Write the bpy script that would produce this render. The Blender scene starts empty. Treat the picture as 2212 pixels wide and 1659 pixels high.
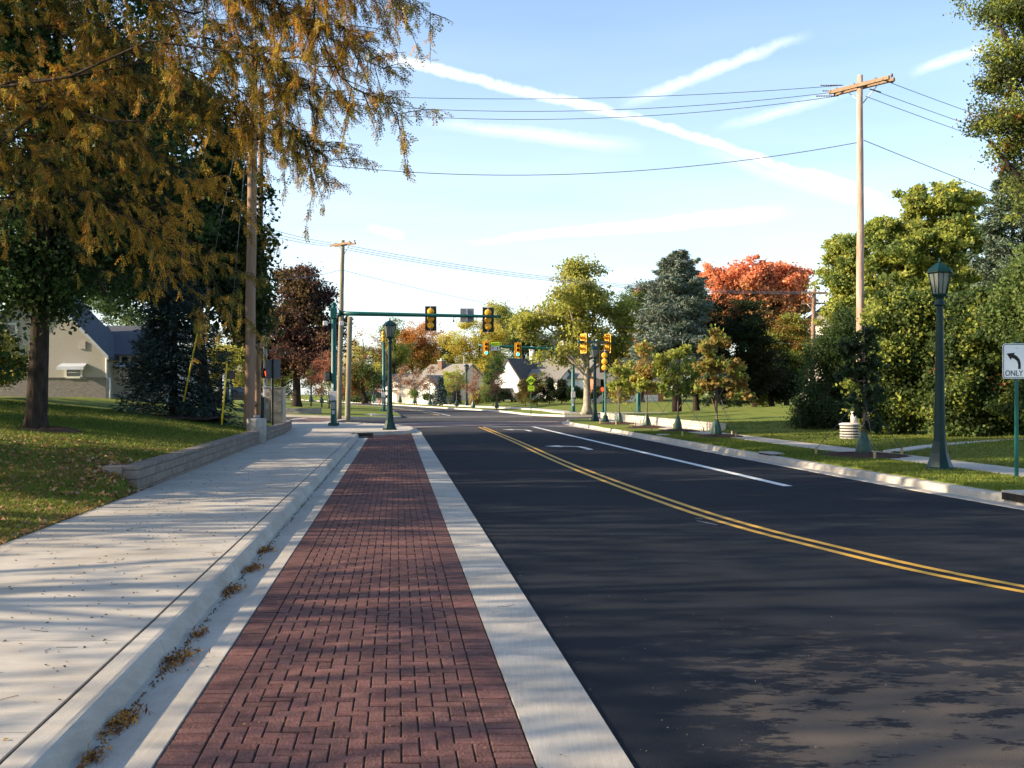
import bpy, math, random
import numpy as np
from mathutils import Vector, Matrix
R = math.radians
SC = bpy.context.scene
COL = SC.collection
rng = np.random.default_rng(7)
random.seed(7)

# ------------------------------------------------------------------ camera
EYE, F, HZ, CX = 1.75, 2250.0, 851.0, 1106.0      # eye height; the survey frame is 2212 px wide
cd = bpy.data.cameras.new('camera'); cam = bpy.data.objects.new('camera', cd); COL.objects.link(cam)
cam.location = (0, 0, EYE); cam.rotation_euler = (R(90), 0, 0)
cd.sensor_width = 36; cd.lens = 36*F/2212; cd.shift_y = (HZ-829.5)/2212
cd.clip_start = 0.1; cd.clip_end = 4000
SC.camera = cam

# ------------------------------------------------------------------ sky, sun, exposure
SUN_EL, SUN_AZ = 23.0, (-1.0, -0.15)                 # direction from the scene towards the sun
W = bpy.data.worlds.new('World'); SC.world = W; W.use_nodes = True
nt = W.node_tree; nt.nodes.clear()
def N(t, tree=None, **kw):
    n = (tree or nt).nodes.new(t)
    for k, v in kw.items(): setattr(n, k, v)
    return n
az = math.atan2(SUN_AZ[0], SUN_AZ[1])               # clockwise from +Y
sky = N('ShaderNodeTexSky', sky_type='NISHITA', sun_disc=False)
sky.sun_elevation = R(SUN_EL); sky.sun_rotation = az % (2*math.pi)
sky.air_density = 1.0; sky.dust_density = 1.3; sky.ozone_density = 1.6; sky.altitude = 200
SKY_STRENGTH = 0.125
bg = N('ShaderNodeBackground'); bg.inputs['Strength'].default_value = SKY_STRENGTH
out = N('ShaderNodeOutputWorld')
def pdir(px, py):
    v = Vector(((px-CX)/F, 1.0, (HZ-py)/F)); return v.normalized()
geo = N('ShaderNodeNewGeometry')
neg = N('ShaderNodeVectorMath', operation='SCALE'); neg.inputs['Scale'].default_value = -1
nt.links.new(geo.outputs['Incoming'], neg.inputs[0])
def M_(op, a, b=None, tree=None, clamp=False):
    t = tree or nt
    n = N('ShaderNodeMath', t, operation=op, use_clamp=clamp)
    for i, v in enumerate((a, b)):
        if v is None: continue
        if isinstance(v, (int, float)): n.inputs[i].default_value = v
        else: t.links.new(v, n.inputs[i])
    return n.outputs[0]
wn = N('ShaderNodeTexNoise'); wn.inputs['Scale'].default_value = 14; wn.inputs['Detail'].default_value = 6
nt.links.new(neg.outputs[0], wn.inputs['Vector'])
wn2 = N('ShaderNodeTexNoise'); wn2.inputs['Scale'].default_value = 45; wn2.inputs['Detail'].default_value = 9; wn2.inputs['Roughness'].default_value = 0.65
nt.links.new(neg.outputs[0], wn2.inputs['Vector'])
def contrail(a, b, width, amp, soft=0.12):
    """a band of ice cloud along the great circle through two sky directions"""
    A, B = pdir(*a), pdir(*b); n = A.cross(B).normalized(); t = (B-A*A.dot(B)).normalized()
    L = math.acos(A.dot(B))
    dn = N('ShaderNodeVectorMath', operation='DOT_PRODUCT'); dn.inputs[1].default_value = n
    da = N('ShaderNodeVectorMath', operation='DOT_PRODUCT'); da.inputs[1].default_value = A
    dt = N('ShaderNodeVectorMath', operation='DOT_PRODUCT'); dt.inputs[1].default_value = t
    for d in (dn, da, dt): nt.links.new(neg.outputs[0], d.inputs[0])
    ang = M_('ARCTAN2', dt.outputs['Value'], da.outputs['Value'])
    w0, w1 = width
    fr = M_('DIVIDE', ang, L)
    ww = M_('ADD', M_('MULTIPLY', fr, (w1-w0)/F), w0/F)
    off = M_('MULTIPLY', M_('SUBTRACT', wn.outputs['Fac'], 0.5), 0.008)
    off2 = M_('MULTIPLY', M_('SUBTRACT', wn2.outputs['Fac'], 0.5), 0.010)
    d = M_('ABSOLUTE', M_('ADD', M_('ADD', dn.outputs['Value'], off), off2))
    prof = M_('SUBTRACT', 1.0, M_('DIVIDE', d, ww), clamp=True)
    e0 = M_('DIVIDE', fr, soft, clamp=True)
    e1 = M_('DIVIDE', M_('SUBTRACT', 1.0, fr), soft, clamp=True)
    tex = M_('ADD', M_('MULTIPLY', wn2.outputs['Fac'], 2.2), -0.15, clamp=True)
    return M_('MULTIPLY', M_('MULTIPLY', M_('MULTIPLY', prof, e0), M_('MULTIPLY', e1, tex)), amp)
masks = [contrail((800, 113), (1400, 262), (15, 11), 0.72, 0.12), contrail((1330, 240), (1920, 432), (10, 14), 0.72, 0.12),
         contrail((1500, 318), (1990, 470), (20, 26), 0.25, 0.25),
         contrail((1330, 235), (1760, 68), (17, 13), 0.5, 0.3),
         contrail((1000, 527), (1720, 452), (9, 22), 0.7, 0.3),
         contrail((900, 262), (1400, 320), (14, 22), 0.36, 0.3),
         contrail((1540, 280), (1860, 190), (14, 16), 0.3, 0.3),
         contrail((1960, 160), (2160, 95), (14, 14), 0.42, 0.3),
         contrail((790, 485), (880, 510), (12, 12), 0.35, 0.3)]
acc = masks[0]
for m in masks[1:]: acc = M_('MAXIMUM', acc, m)
# thin high veil near the horizon
sx = N('ShaderNodeSeparateXYZ'); nt.links.new(neg.outputs[0], sx.inputs[0])
stretch = N('ShaderNodeVectorMath', operation='MULTIPLY'); stretch.inputs[1].default_value = (2.2, 2.2, 16)
nt.links.new(neg.outputs[0], stretch.inputs[0])
vn = N('ShaderNodeTexNoise'); vn.inputs['Scale'].default_value = 1.7; vn.inputs['Detail'].default_value = 5
nt.links.new(stretch.outputs[0], vn.inputs['Vector'])
veil = M_('MULTIPLY', M_('SUBTRACT', 1.0, M_('DIVIDE', M_('ABSOLUTE', sx.outputs['Z']), 0.42), clamp=True),
          M_('ADD', M_('MULTIPLY', vn.outputs['Fac'], 0.75), 0.28), clamp=True)
hs = N('ShaderNodeHueSaturation'); hs.inputs['Saturation'].default_value = 1.06; hs.inputs['Value'].default_value = 1.08; nt.links.new(sky.outputs[0], hs.inputs['Color'])
mx0 = N('ShaderNodeMixRGB'); mx0.inputs['Color2'].default_value = (6.4, 6.9, 7.5, 1)
nt.links.new(M_('MULTIPLY', veil, 0.55), mx0.inputs['Fac']); nt.links.new(hs.outputs[0], mx0.inputs['Color1'])
mx = N('ShaderNodeMixRGB'); mx.inputs['Color2'].default_value = (7.4, 7.5, 7.6, 1)
nt.links.new(acc, mx.inputs['Fac']); nt.links.new(mx0.outputs[0], mx.inputs['Color1'])
nt.links.new(mx.outputs[0], bg.inputs['Color']); nt.links.new(bg.outputs[0], out.inputs['Surface'])

sd = bpy.data.lights.new('sun', 'SUN'); sun = bpy.data.objects.new('sun', sd); COL.objects.link(sun)
sd.energy = 5.0; sd.angle = R(0.53); sd.color = (1.0, 0.81, 0.57)
sv = Vector((SUN_AZ[0], SUN_AZ[1], 0)).normalized()*math.cos(R(SUN_EL)) + Vector((0, 0, math.sin(R(SUN_EL))))
sun.rotation_euler = sv.to_track_quat('Z', 'Y').to_euler()
SC.view_settings.view_transform = 'Standard'; SC.view_settings.look = 'None'
SC.view_settings.gamma = 1; SC.view_settings.exposure = 1.1
SC.cycles.max_bounces = 6; SC.cycles.transparent_max_bounces = 8
try: SC.cycles.use_denoising = True
except Exception: pass

# ------------------------------------------------------------------ helpers
def G(px, py, z=0.0):
    """world point on the level z seen at survey pixel px, py"""
    Y = F*(EYE-z)/(py-HZ); return Vector(((px-CX)/F*Y, Y, z))
def P(px, py, Y):
    return Vector(((px-CX)/F*Y, Y, EYE+(HZ-py)/F*Y))
def SY(s, Y, z=0.0): return Vector((s-0.1107*Y, Y, z))      # s = distance across the street

MATS = {}
def mat(name, col, rough=0.7, metal=0.0, spec=0.3, bump=0.0, bscale=20, var=0.0, vscale=4, col2=None, emit=None,
        stretch=None, attr=None, trans=0.0, detail=6, speck=0.0):
    m = bpy.data.materials.new(name); m.use_nodes = True; t = m.node_tree
    b = t.nodes['Principled BSDF']; o = t.nodes['Material Output']
    b.inputs['Base Color'].default_value = (*col, 1); b.inputs['Roughness'].default_value = rough
    b.inputs['Metallic'].default_value = metal; b.inputs['Specular IOR Level'].default_value = spec
    L = t.links.new
    tc = t.nodes.new('ShaderNodeTexCoord'); src = tc.outputs['Object']
    if stretch:
        mp = t.nodes.new('ShaderNodeMapping'); mp.inputs['Scale'].default_value = stretch
        L(src, mp.inputs['Vector']); src = mp.outputs[0]
    cur = None
    if attr:
        a = t.nodes.new('ShaderNodeAttribute'); a.attribute_name = attr; cur = a.outputs['Color']
    if var > 0 or col2:
        n = t.nodes.new('ShaderNodeTexNoise'); n.inputs['Scale'].default_value = vscale
        n.inputs['Detail'].default_value = detail; n.inputs['Roughness'].default_value = 0.65; L(src, n.inputs['Vector'])
        r = t.nodes.new('ShaderNodeValToRGB'); r.color_ramp.elements[0].position = 0.36; r.color_ramp.elements[1].position = 0.66
        if col2: c0, c1 = col, col2
        else: c0, c1 = tuple(c*(1-var) for c in col), tuple(min(1, c*(1+var)) for c in col)
        L(n.outputs['Fac'], r.inputs['Fac'])
        if cur is None:
            r.color_ramp.elements[0].color = (*c0, 1); r.color_ramp.elements[1].color = (*c1, 1); cur = r.outputs[0]
        else:
            r.color_ramp.elements[0].color = (1-var,)*3+(1,); r.color_ramp.elements[1].color = (1+var,)*3+(1,)
            mu = t.nodes.new('ShaderNodeMixRGB'); mu.blend_type = 'MULTIPLY'; mu.inputs['Fac'].default_value = 1
            L(cur, mu.inputs['Color1']); L(r.outputs[0], mu.inputs['Color2']); cur = mu.outputs[0]
    if speck > 0:
        n3 = t.nodes.new('ShaderNodeTexNoise'); n3.inputs['Scale'].default_value = 160; n3.inputs['Detail'].default_value = 2
        L(tc.outputs['Object'], n3.inputs['Vector'])
        r3 = t.nodes.new('ShaderNodeValToRGB'); r3.color_ramp.elements[0].position = 0.35; r3.color_ramp.elements[1].position = 0.7
        r3.color_ramp.elements[0].color = (1-speck,)*3+(1,); r3.color_ramp.elements[1].color = (1+speck,)*3+(1,)
        L(n3.outputs['Fac'], r3.inputs['Fac'])
        mu = t.nodes.new('ShaderNodeMixRGB'); mu.blend_type = 'MULTIPLY'; mu.inputs['Fac'].default_value = 1
        if cur is None: mu.inputs['Color1'].default_value = (*col, 1)
        else: L(cur, mu.inputs['Color1'])
        L(r3.outputs[0], mu.inputs['Color2']); cur = mu.outputs[0]
    if cur is not None: L(cur, b.inputs['Base Color'])
    if bump > 0:
        n2 = t.nodes.new('ShaderNodeTexNoise'); n2.inputs['Scale'].default_value = bscale; n2.inputs['Detail'].default_value = 5
        L(src, n2.inputs['Vector'])
        bp = t.nodes.new('ShaderNodeBump'); bp.inputs['Strength'].default_value = bump; bp.inputs['Distance'].default_value = 0.02
        L(n2.outputs['Fac'], bp.inputs['Height']); L(bp.outputs[0], b.inputs['Normal'])
    if emit:
        b.inputs['Emission Color'].default_value = (*emit[0], 1); b.inputs['Emission Strength'].default_value = emit[1]
    if trans > 0:
        tr = t.nodes.new('ShaderNodeBsdfTranslucent'); ms = t.nodes.new('ShaderNodeMixShader'); ms.inputs['Fac'].default_value = trans
        if cur is not None: L(cur, tr.inputs['Color'])
        else: tr.inputs['Color'].default_value = (*col, 1)
        L(b.outputs[0], ms.inputs[1]); L(tr.outputs[0], ms.inputs[2]); L(ms.outputs[0], o.inputs['Surface'])
    MATS[name] = m; return m

mat('leaf', (0.1, 0.15, 0.04), 0.55, spec=0.25, attr='tint', trans=0.5)
mat('needle', (0.07, 0.1, 0.09), 0.6, spec=0.2, attr='tint', trans=0.12)
mat('bark', (0.042, 0.032, 0.026), 0.95, spec=0.1, bump=1.0, bscale=14, var=0.45, vscale=9, stretch=(1, 1, 0.3))
mat('bark_pale', (0.42, 0.38, 0.30), 0.85, spec=0.15, bump=0.4, bscale=8, col2=(0.22, 0.19, 0.13), vscale=3)
mat('bark_brown', (0.17, 0.12, 0.09), 0.95, spec=0.1, bump=0.7, bscale=20, var=0.3, vscale=8)
mat('pole_wood', (0.33, 0.22, 0.155), 0.85, spec=0.15, bump=0.5, bscale=10, col2=(0.24, 0.15, 0.10), vscale=3, stretch=(3, 3, 0.25))
mat('pole_wood_red', (0.55, 0.42, 0.37), 0.8, spec=0.2, bump=0.5, bscale=10, col2=(0.36, 0.20, 0.13), vscale=3, stretch=(3, 3, 0.3))
mat('pole_wood_green', (0.30, 0.28, 0.20), 0.85, spec=0.15, bump=0.4, bscale=10, col2=(0.2, 0.17, 0.11), vscale=3, stretch=(3, 3, 0.25))
mat('arm_wood', (0.30, 0.20, 0.13), 0.85, spec=0.15, var=0.3, vscale=6, stretch=(1, 1, 4))
mat('green_paint', (0.006, 0.085, 0.075), 0.4, spec=0.35, var=0.12, vscale=3)
mat('dark_green_paint', (0.004, 0.026, 0.028), 0.42, spec=0.22, var=0.15, vscale=3)
mat('galv', (0.5, 0.5, 0.52), 0.45, metal=0.6, var=0.1, vscale=8)
mat('grey_metal', (0.30, 0.31, 0.32), 0.5, metal=0.3, var=0.08, vscale=5)
mat('sign_back', (0.22, 0.23, 0.25), 0.5, metal=0.3, var=0.06)
mat('signal_yellow', (0.85, 0.42, 0.01), 0.42, spec=0.5, var=0.06, vscale=6)
mat('signal_black', (0.012, 0.012, 0.014), 0.5, spec=0.4, var=0.2, vscale=6)
mat('lens_off_red', (0.12, 0.01, 0.008), 0.25, spec=0.5)
mat('lens_off_amber', (0.20, 0.06, 0.005), 0.25, spec=0.5)
mat('lens_off_green', (0.01, 0.06, 0.045), 0.25, spec=0.5)
mat('lens_green', (0.05, 0.5, 0.4), 0.3, emit=((0.05, 0.9, 0.75), 1.5))
mat('lens_hand', (0.8, 0.05, 0.01), 0.3, emit=((1.0, 0.07, 0.01), 1.6))
mat('white_paint', (0.80, 0.79, 0.76), 0.6, spec=0.3, var=0.04, vscale=3)
mat('siding_white', (0.82, 0.80, 0.76), 0.6, spec=0.3, bump=0.25, bscale=5, stretch=(0.1, 0.1, 6), var=0.03)
mat('siding_cream', (0.46, 0.43, 0.385), 0.7, spec=0.2, bump=0.3, bscale=30, var=0.05, vscale=10)
mat('siding_tan', (0.50, 0.44, 0.36), 0.7, spec=0.2, var=0.07, vscale=4)
mat('stone_grey', (0.24, 0.22, 0.21), 0.85, bump=0.6, bscale=10, var=0.25, vscale=5, stretch=(1, 1, 5))
mat('roof_grey', (0.21, 0.195, 0.17), 0.9, bump=0.4, bscale=18, var=0.18, vscale=7)
mat('roof_dark', (0.09, 0.08, 0.075), 0.9, bump=0.4, bscale=18, var=0.2, vscale=7)
mat('roof_blue', (0.075, 0.085, 0.105), 0.9, bump=0.4, bscale=18, var=0.15, vscale=9)
mat('glass_dark', (0.02, 0.025, 0.03), 0.08, spec=0.8)
mat('glass_pale', (0.62, 0.60, 0.52), 0.3, spec=0.5, var=0.1)
mat('lamp_glass', (0.30, 0.33, 0.30), 0.15, spec=0.6, trans=0.35)
mat('shutter', (0.12, 0.05, 0.04), 0.7, var=0.1)
mat('awning', (0.50, 0.54, 0.60), 0.5, var=0.08)
mat('wall_block', (0.34, 0.30, 0.265), 0.92, spec=0.15, bump=0.7, bscale=30, var=0.16, vscale=6, attr='tint')
mat('wall_block_pale', (0.52, 0.47, 0.38), 0.92, spec=0.15, bump=0.6, bscale=30, var=0.12, vscale=6, attr='tint')
mat('cement', (0.38, 0.36, 0.33), 0.9, spec=0.2, bump=0.4, bscale=25, var=0.15, vscale=5)
mat('cement_pale', (0.54, 0.50, 0.46), 0.9, spec=0.2, bump=0.2, bscale=25, var=0.08, vscale=5)
mat('beige_metal', (0.36, 0.32, 0.26), 0.5, spec=0.4, var=0.06, vscale=3)
mat('silver_metal', (0.58, 0.58, 0.60), 0.4, metal=0.4, var=0.08, vscale=3)
mat('bag_green', (0.018, 0.06, 0.038), 0.42, spec=0.5, bump=0.8, bscale=9, var=0.3, vscale=6)
mat('mulch', (0.055, 0.028, 0.018), 0.95, bump=1.0, bscale=70, var=0.5, vscale=60)
mat('guard_yellow', (0.62, 0.48, 0.02), 0.5, var=0.1)
mat('wire', (0.10, 0.10, 0.11), 0.5)
mat('wire_light', (0.22, 0.22, 0.24), 0.5)
mat('insulator', (0.16, 0.10, 0.10), 0.3)
mat('stake', (0.42, 0.30, 0.17), 0.9)
mat('sign_white', (0.78, 0.80, 0.82), 0.45, spec=0.4)
mat('sign_lime', (0.55, 0.85, 0.03), 0.45, spec=0.4)
mat('sign_black', (0.012, 0.010, 0.014), 0.5)
mat('sign_red', (0.5, 0.02, 0.02), 0.5)
mat('car_beige', (0.50, 0.44, 0.34), 0.3, metal=0.2, spec=0.6)
mat('car_dark', (0.012, 0.014, 0.02), 0.25, spec=0.6)
mat('car_white', (0.7, 0.7, 0.72), 0.3, spec=0.6)
mat('car_red', (0.3, 0.02, 0.02), 0.3, spec=0.6)
mat('rubber', (0.02, 0.02, 0.02), 0.8)
mat('taillight', (0.35, 0.01, 0.02), 0.3)
mat('brick_wall', (0.42, 0.17, 0.10), 0.9, bump=0.4, bscale=40, var=0.2, vscale=12)
mat('chimney_brick', (0.18, 0.11, 0.08), 0.9, bump=0.4, bscale=40, var=0.25, vscale=12)
mat('chimney_white', (0.75, 0.72, 0.68), 0.8, var=0.06)
mat('leaf_litter', (0.3, 0.14, 0.05), 0.8, attr='tint', trans=0.2)

def street_mats():
    # concrete with broom texture
    for nm, c, st in (('concrete', (0.44, 0.41, 0.36), (30, 1.2, 1)), ('concrete_walk', (0.46, 0.425, 0.37), (1.2, 30, 1))):
        m = mat(nm, c, 0.88, spec=0.2, bump=0.18, bscale=9, stretch=st, var=0.07, vscale=2.0, speck=0.08)
        t = m.node_tree; b = t.nodes['Principled BSDF']; L = t.links.new
        tc = t.nodes['Texture Coordinate'] if 'Texture Coordinate' in t.nodes else t.nodes.new('ShaderNodeTexCoord')
        n = t.nodes.new('ShaderNodeTexNoise'); n.inputs['Scale'].default_value = 0.9; n.inputs['Detail'].default_value = 8; n.inputs['Roughness'].default_value = 0.7
        L(tc.outputs['Object'], n.inputs['Vector'])
        r = t.nodes.new('ShaderNodeValToRGB'); r.color_ramp.elements[0].position = 0.34; r.color_ramp.elements[1].position = 0.6
        r.color_ramp.elements[0].color = (0.80, 0.78, 0.75, 1); r.color_ramp.elements[1].color = (1.03, 1.03, 1.03, 1)
        L(n.outputs['Fac'], r.inputs['Fac'])
        src = b.inputs['Base Color'].links[0].from_socket
        mu = t.nodes.new('ShaderNodeMixRGB'); mu.blend_type = 'MULTIPLY'; mu.inputs['Fac'].default_value = 1
        L(src, mu.inputs['Color1']); L(r.outputs[0], mu.inputs['Color2']); L(mu.outputs[0], b.inputs['Base Color'])
    # fresh asphalt with dust and a sunlit patch painted pale towards the near right
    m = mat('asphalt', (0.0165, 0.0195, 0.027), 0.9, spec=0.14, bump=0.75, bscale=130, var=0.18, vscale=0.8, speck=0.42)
    t = m.node_tree; b = t.nodes['Principled BSDF']; L = t.links.new
    tc = [n for n in t.nodes if n.type == 'TEX_COORD'][0]
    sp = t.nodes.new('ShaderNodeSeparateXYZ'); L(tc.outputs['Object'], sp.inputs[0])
    s_ = M_('ADD', sp.outputs['X'], M_('MULTIPLY', sp.outputs['Y'], 0.1107, t), t)
    dust_sun = M_('MULTIPLY', M_('DIVIDE', M_('SUBTRACT', s_, 1.25, t), 0.9, t, True),
              M_('DIVIDE', M_('SUBTRACT', 8.6, sp.outputs['Y'], t), 3.2, t, True), t)
    n = t.nodes.new('ShaderNodeTexNoise'); n.inputs['Scale'].default_value = 2.1; n.inputs['Detail'].default_value = 11; n.inputs['Roughness'].default_value = 0.76
    mp = t.nodes.new('ShaderNodeMapping'); mp.inputs['Scale'].default_value = (1.0, 2.2, 1); L(tc.outputs['Object'], mp.inputs[0]); L(mp.outputs[0], n.inputs['Vector'])
    k = M_('SUBTRACT', M_('ADD', n.outputs['Fac'], M_('MULTIPLY', dust_sun, 0.18, t), t), 0.60, t)
    k = M_('MULTIPLY', M_('MULTIPLY', k, 22.0, t, True), dust_sun, t, True)
    mu = t.nodes.new('ShaderNodeMixRGB'); mu.inputs['Color2'].default_value = (0.125, 0.103, 0.085, 1)
    L(M_('MULTIPLY', k, 0.85, t), mu.inputs['Fac']); L(b.inputs['Base Color'].links[0].from_socket, mu.inputs['Color1'])
    sun_tone = t.nodes.new('ShaderNodeMixRGB'); sun_tone.inputs['Color2'].default_value = (0.075, 0.070, 0.070, 1)   # sunlit asphalt painted in as a paler tone from the junction on
    L(M_('MULTIPLY', M_('DIVIDE', M_('SUBTRACT', sp.outputs['Y'], 46.0, t), 8.0, t, True), 0.85, t), sun_tone.inputs['Fac']); L(mu.outputs[0], sun_tone.inputs['Color1']); L(sun_tone.outputs[0], b.inputs['Base Color'])
    mat('asphalt_far', (0.060, 0.060, 0.064), 0.85, spec=0.25, bump=0.5, bscale=60, var=0.15, vscale=0.6, speck=0.2)
    mat('brick_paver', (0.20, 0.09, 0.08), 0.82, spec=0.22, bump=0.5, bscale=60, attr='tint', var=0.22, vscale=14, speck=0.22)
    mat('brick_band', (0.17, 0.105, 0.095), 0.85, bump=0.3, bscale=50, var=0.12, vscale=3)
    mat('joint_sand', (0.035, 0.025, 0.02), 0.95, bump=0.6, bscale=80, col2=(0.10, 0.07, 0.04), vscale=9)
    mat('mark_white', (0.68, 0.68, 0.66), 0.6, bump=0.15, bscale=60, var=0.08, vscale=5, speck=0.08)
    mat('mark_yellow', (0.60, 0.33, 0.03), 0.6, bump=0.15, bscale=60, var=0.10, vscale=5, speck=0.10)
    mat('lawn', (0.10, 0.155, 0.025), 0.95, spec=0.1, bump=1.0, bscale=26, col2=(0.20, 0.20, 0.045), vscale=1.1, detail=9)
    mat('soil', (0.05, 0.035, 0.02), 0.95, bump=0.8, bscale=30, var=0.4)
    mat('iron', (0.03, 0.025, 0.022), 0.7, metal=0.4, var=0.3)
    mat('grass_blade', (0.1, 0.15, 0.03), 0.6, spec=0.2, attr='tint', trans=0.3)
street_mats()

# ------------------------------------------------------------------ mesh builders
def link(name, me, parent=None, m=None):
    o = bpy.data.objects.new(name, me); COL.objects.link(o)
    if m: me.materials.append(MATS[m])
    if parent is not None: o.parent = parent
    return o
def tag(o, label=None, cat=None, group=None, kind=None):
    if label: o['label'] = label
    if cat: o['category'] = cat
    if group: o['group'] = group
    if kind: o['kind'] = kind
    return o
def empty(name, loc, rz=0, label=None, cat=None, group=None, scale=None):
    o = bpy.data.objects.new(name, None); COL.objects.link(o); o.location = loc; o.rotation_euler = (0, 0, rz)
    o.empty_display_size = 0.2
    if scale: o.scale = (scale,)*3
    return tag(o, label, cat, group)
CHILD = {}
def copy_tree(o, parent=None):
    c = o.copy(); COL.objects.link(c)
    if parent is not None: c.parent = parent
    for ch in [x for x in o.children]: copy_tree(ch, c)
    return c

class MB:
    def __init__(s): s.v = []; s.f = []; s.t = []; s.col = None; s.sm = []
    def add(s, vs, fs, smooth=False):
        b = len(s.v); s.v += [tuple(v) for v in vs]
        for f in fs: s.f.append([b+i for i in f]); s.sm.append(smooth)
        s.t += [s.col or (1, 1, 1)]*len(vs)
    def box(s, x0, x1, y0, y1, z0, z1, M=None, bev=0.0):
        if bev > 0:
            b = bev; vs = []
            for (x, sx) in ((x0, 1), (x1, -1)):
                for (y, sy) in ((y0, 1), (y1, -1)):
                    for (z, sz) in ((z0, 1), (z1, -1)):
                        vs += [(x+sx*b, y+sy*b, z), (x+sx*b, y, z+sz*b), (x, y+sy*b, z+sz*b)]
            def vi(i, j, k, a): return ((i*2+j)*2+k)*3+a
            fs = []
            for k in (0, 1): fs.append([vi(0,0,k,0), vi(1,0,k,0), vi(1,1,k,0), vi(0,1,k,0)])
            for j in (0, 1): fs.append([vi(0,j,0,1), vi(1,j,0,1), vi(1,j,1,1), vi(0,j,1,1)])
            for i in (0, 1): fs.append([vi(i,0,0,2), vi(i,1,0,2), vi(i,1,1,2), vi(i,0,1,2)])
            for j in (0, 1):
                for k in (0, 1): fs.append([vi(0,j,k,0), vi(1,j,k,0), vi(1,j,k,1), vi(0,j,k,1)])
            for i in (0, 1):
                for k in (0, 1): fs.append([vi(i,0,k,0), vi(i,1,k,0), vi(i,1,k,2), vi(i,0,k,2)])
                for j in (0, 1): fs.append([vi(i,j,0,1), vi(i,j,1,1), vi(i,j,1,2), vi(i,j,0,2)])
                for j in (0, 1):
                    for k in (0, 1): fs.append([vi(i,j,k,0), vi(i,j,k,1), vi(i,j,k,2)])
        else:
            vs = [(x, y, z) for x in (x0, x1) for y in (y0, y1) for z in (z0, z1)]
            fs = [[0,1,3,2],[4,6,7,5],[0,4,5,1],[2,3,7,6],[0,2,6,4],[1,5,7,3]]
        if M is not None: vs = [M @ Vector(v) for v in vs]
        s.add(vs, fs)
    def tube(s, pts, rad, n=8, cap=True, smooth=True):
        pts = [Vector(p) for p in pts]
        if not hasattr(rad, '__len__'): rad = [rad]*len(pts)
        vs = []; ref = None
        for i, p in enumerate(pts):
            d = (pts[min(i+1, len(pts)-1)]-pts[max(i-1, 0)])
            d = d.normalized() if d.length > 1e-9 else Vector((0, 0, 1))
            if ref is None: ref = Vector((1, 0, 0)) if abs(d.x) < 0.9 else Vector((0, 1, 0))
            u = (ref-d*ref.dot(d)); u = u.normalized() if u.length > 1e-6 else d.orthogonal().normalized()
            ref = u; w = d.cross(u)
            for k in range(n):
                a = 2*math.pi*k/n; vs.append(p+(u*math.cos(a)+w*math.sin(a))*rad[i])
        fs = [[i*n+k, i*n+(k+1) % n, (i+1)*n+(k+1) % n, (i+1)*n+k] for i in range(len(pts)-1) for k in range(n)]
        if cap: fs += [list(range(n))[::-1], [(len(pts)-1)*n+k for k in range(n)]]
        s.add(vs, fs, smooth)
    def lathe(s, prof, n=16, c=(0, 0, 0), smooth=True, ph=0.0):
        vs = [(c[0]+r*math.cos(2*math.pi*k/n+ph), c[1]+r*math.sin(2*math.pi*k/n+ph), c[2]+z) for r, z in prof for k in range(n)]
        fs = [[i*n+k, i*n+(k+1) % n, (i+1)*n+(k+1) % n, (i+1)*n+k] for i in range(len(prof)-1) for k in range(n)]
        fs += [list(range(n))[::-1], [(len(prof)-1)*n+k for k in range(n)]]
        s.add(vs, fs, smooth)
    def prism(s, poly, y0, y1, M=None):
        """poly in x,z extruded along y"""
        n = len(poly); vs = [(x, y0, z) for x, z in poly]+[(x, y1, z) for x, z in poly]
        if M is not None: vs = [M @ Vector(v) for v in vs]
        s.add(vs, [list(range(n)), list(range(n, 2*n))[::-1]]+[[i, i+n, (i+1) % n+n, (i+1) % n] for i in range(n)])
    def slab(s, poly, z0, z1):
        """flat plan polygon (x, y) from z0 to z1"""
        n = len(poly); vs = [(p[0], p[1], z0) for p in poly]+[(p[0], p[1], z1) for p in poly]
        s.add(vs, [list(range(n))[::-1], list(range(n, 2*n))]+[[i, (i+1) % n, (i+1) % n+n, i+n] for i in range(n)])
    def build(s, name, m, parent=None, loc=None):
        me = bpy.data.meshes.new(name); me.from_pydata(s.v, [], s.f)
        me.polygons.foreach_set('use_smooth', s.sm)
        if s.col is not None:
            a = me.color_attributes.new('tint', 'FLOAT_COLOR', 'POINT')
            a.data.foreach_set('color', np.c_[np.array(s.t, dtype=np.float32), np.ones(len(s.t), np.float32)].ravel())
        me.update()
        import bmesh
        bm = bmesh.new(); bm.from_mesh(me); bmesh.ops.recalc_face_normals(bm, faces=bm.faces); bm.to_mesh(me); bm.free()
        o = link(name, me, parent, m)
        if loc is not None: o.location = loc
        return o

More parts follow.
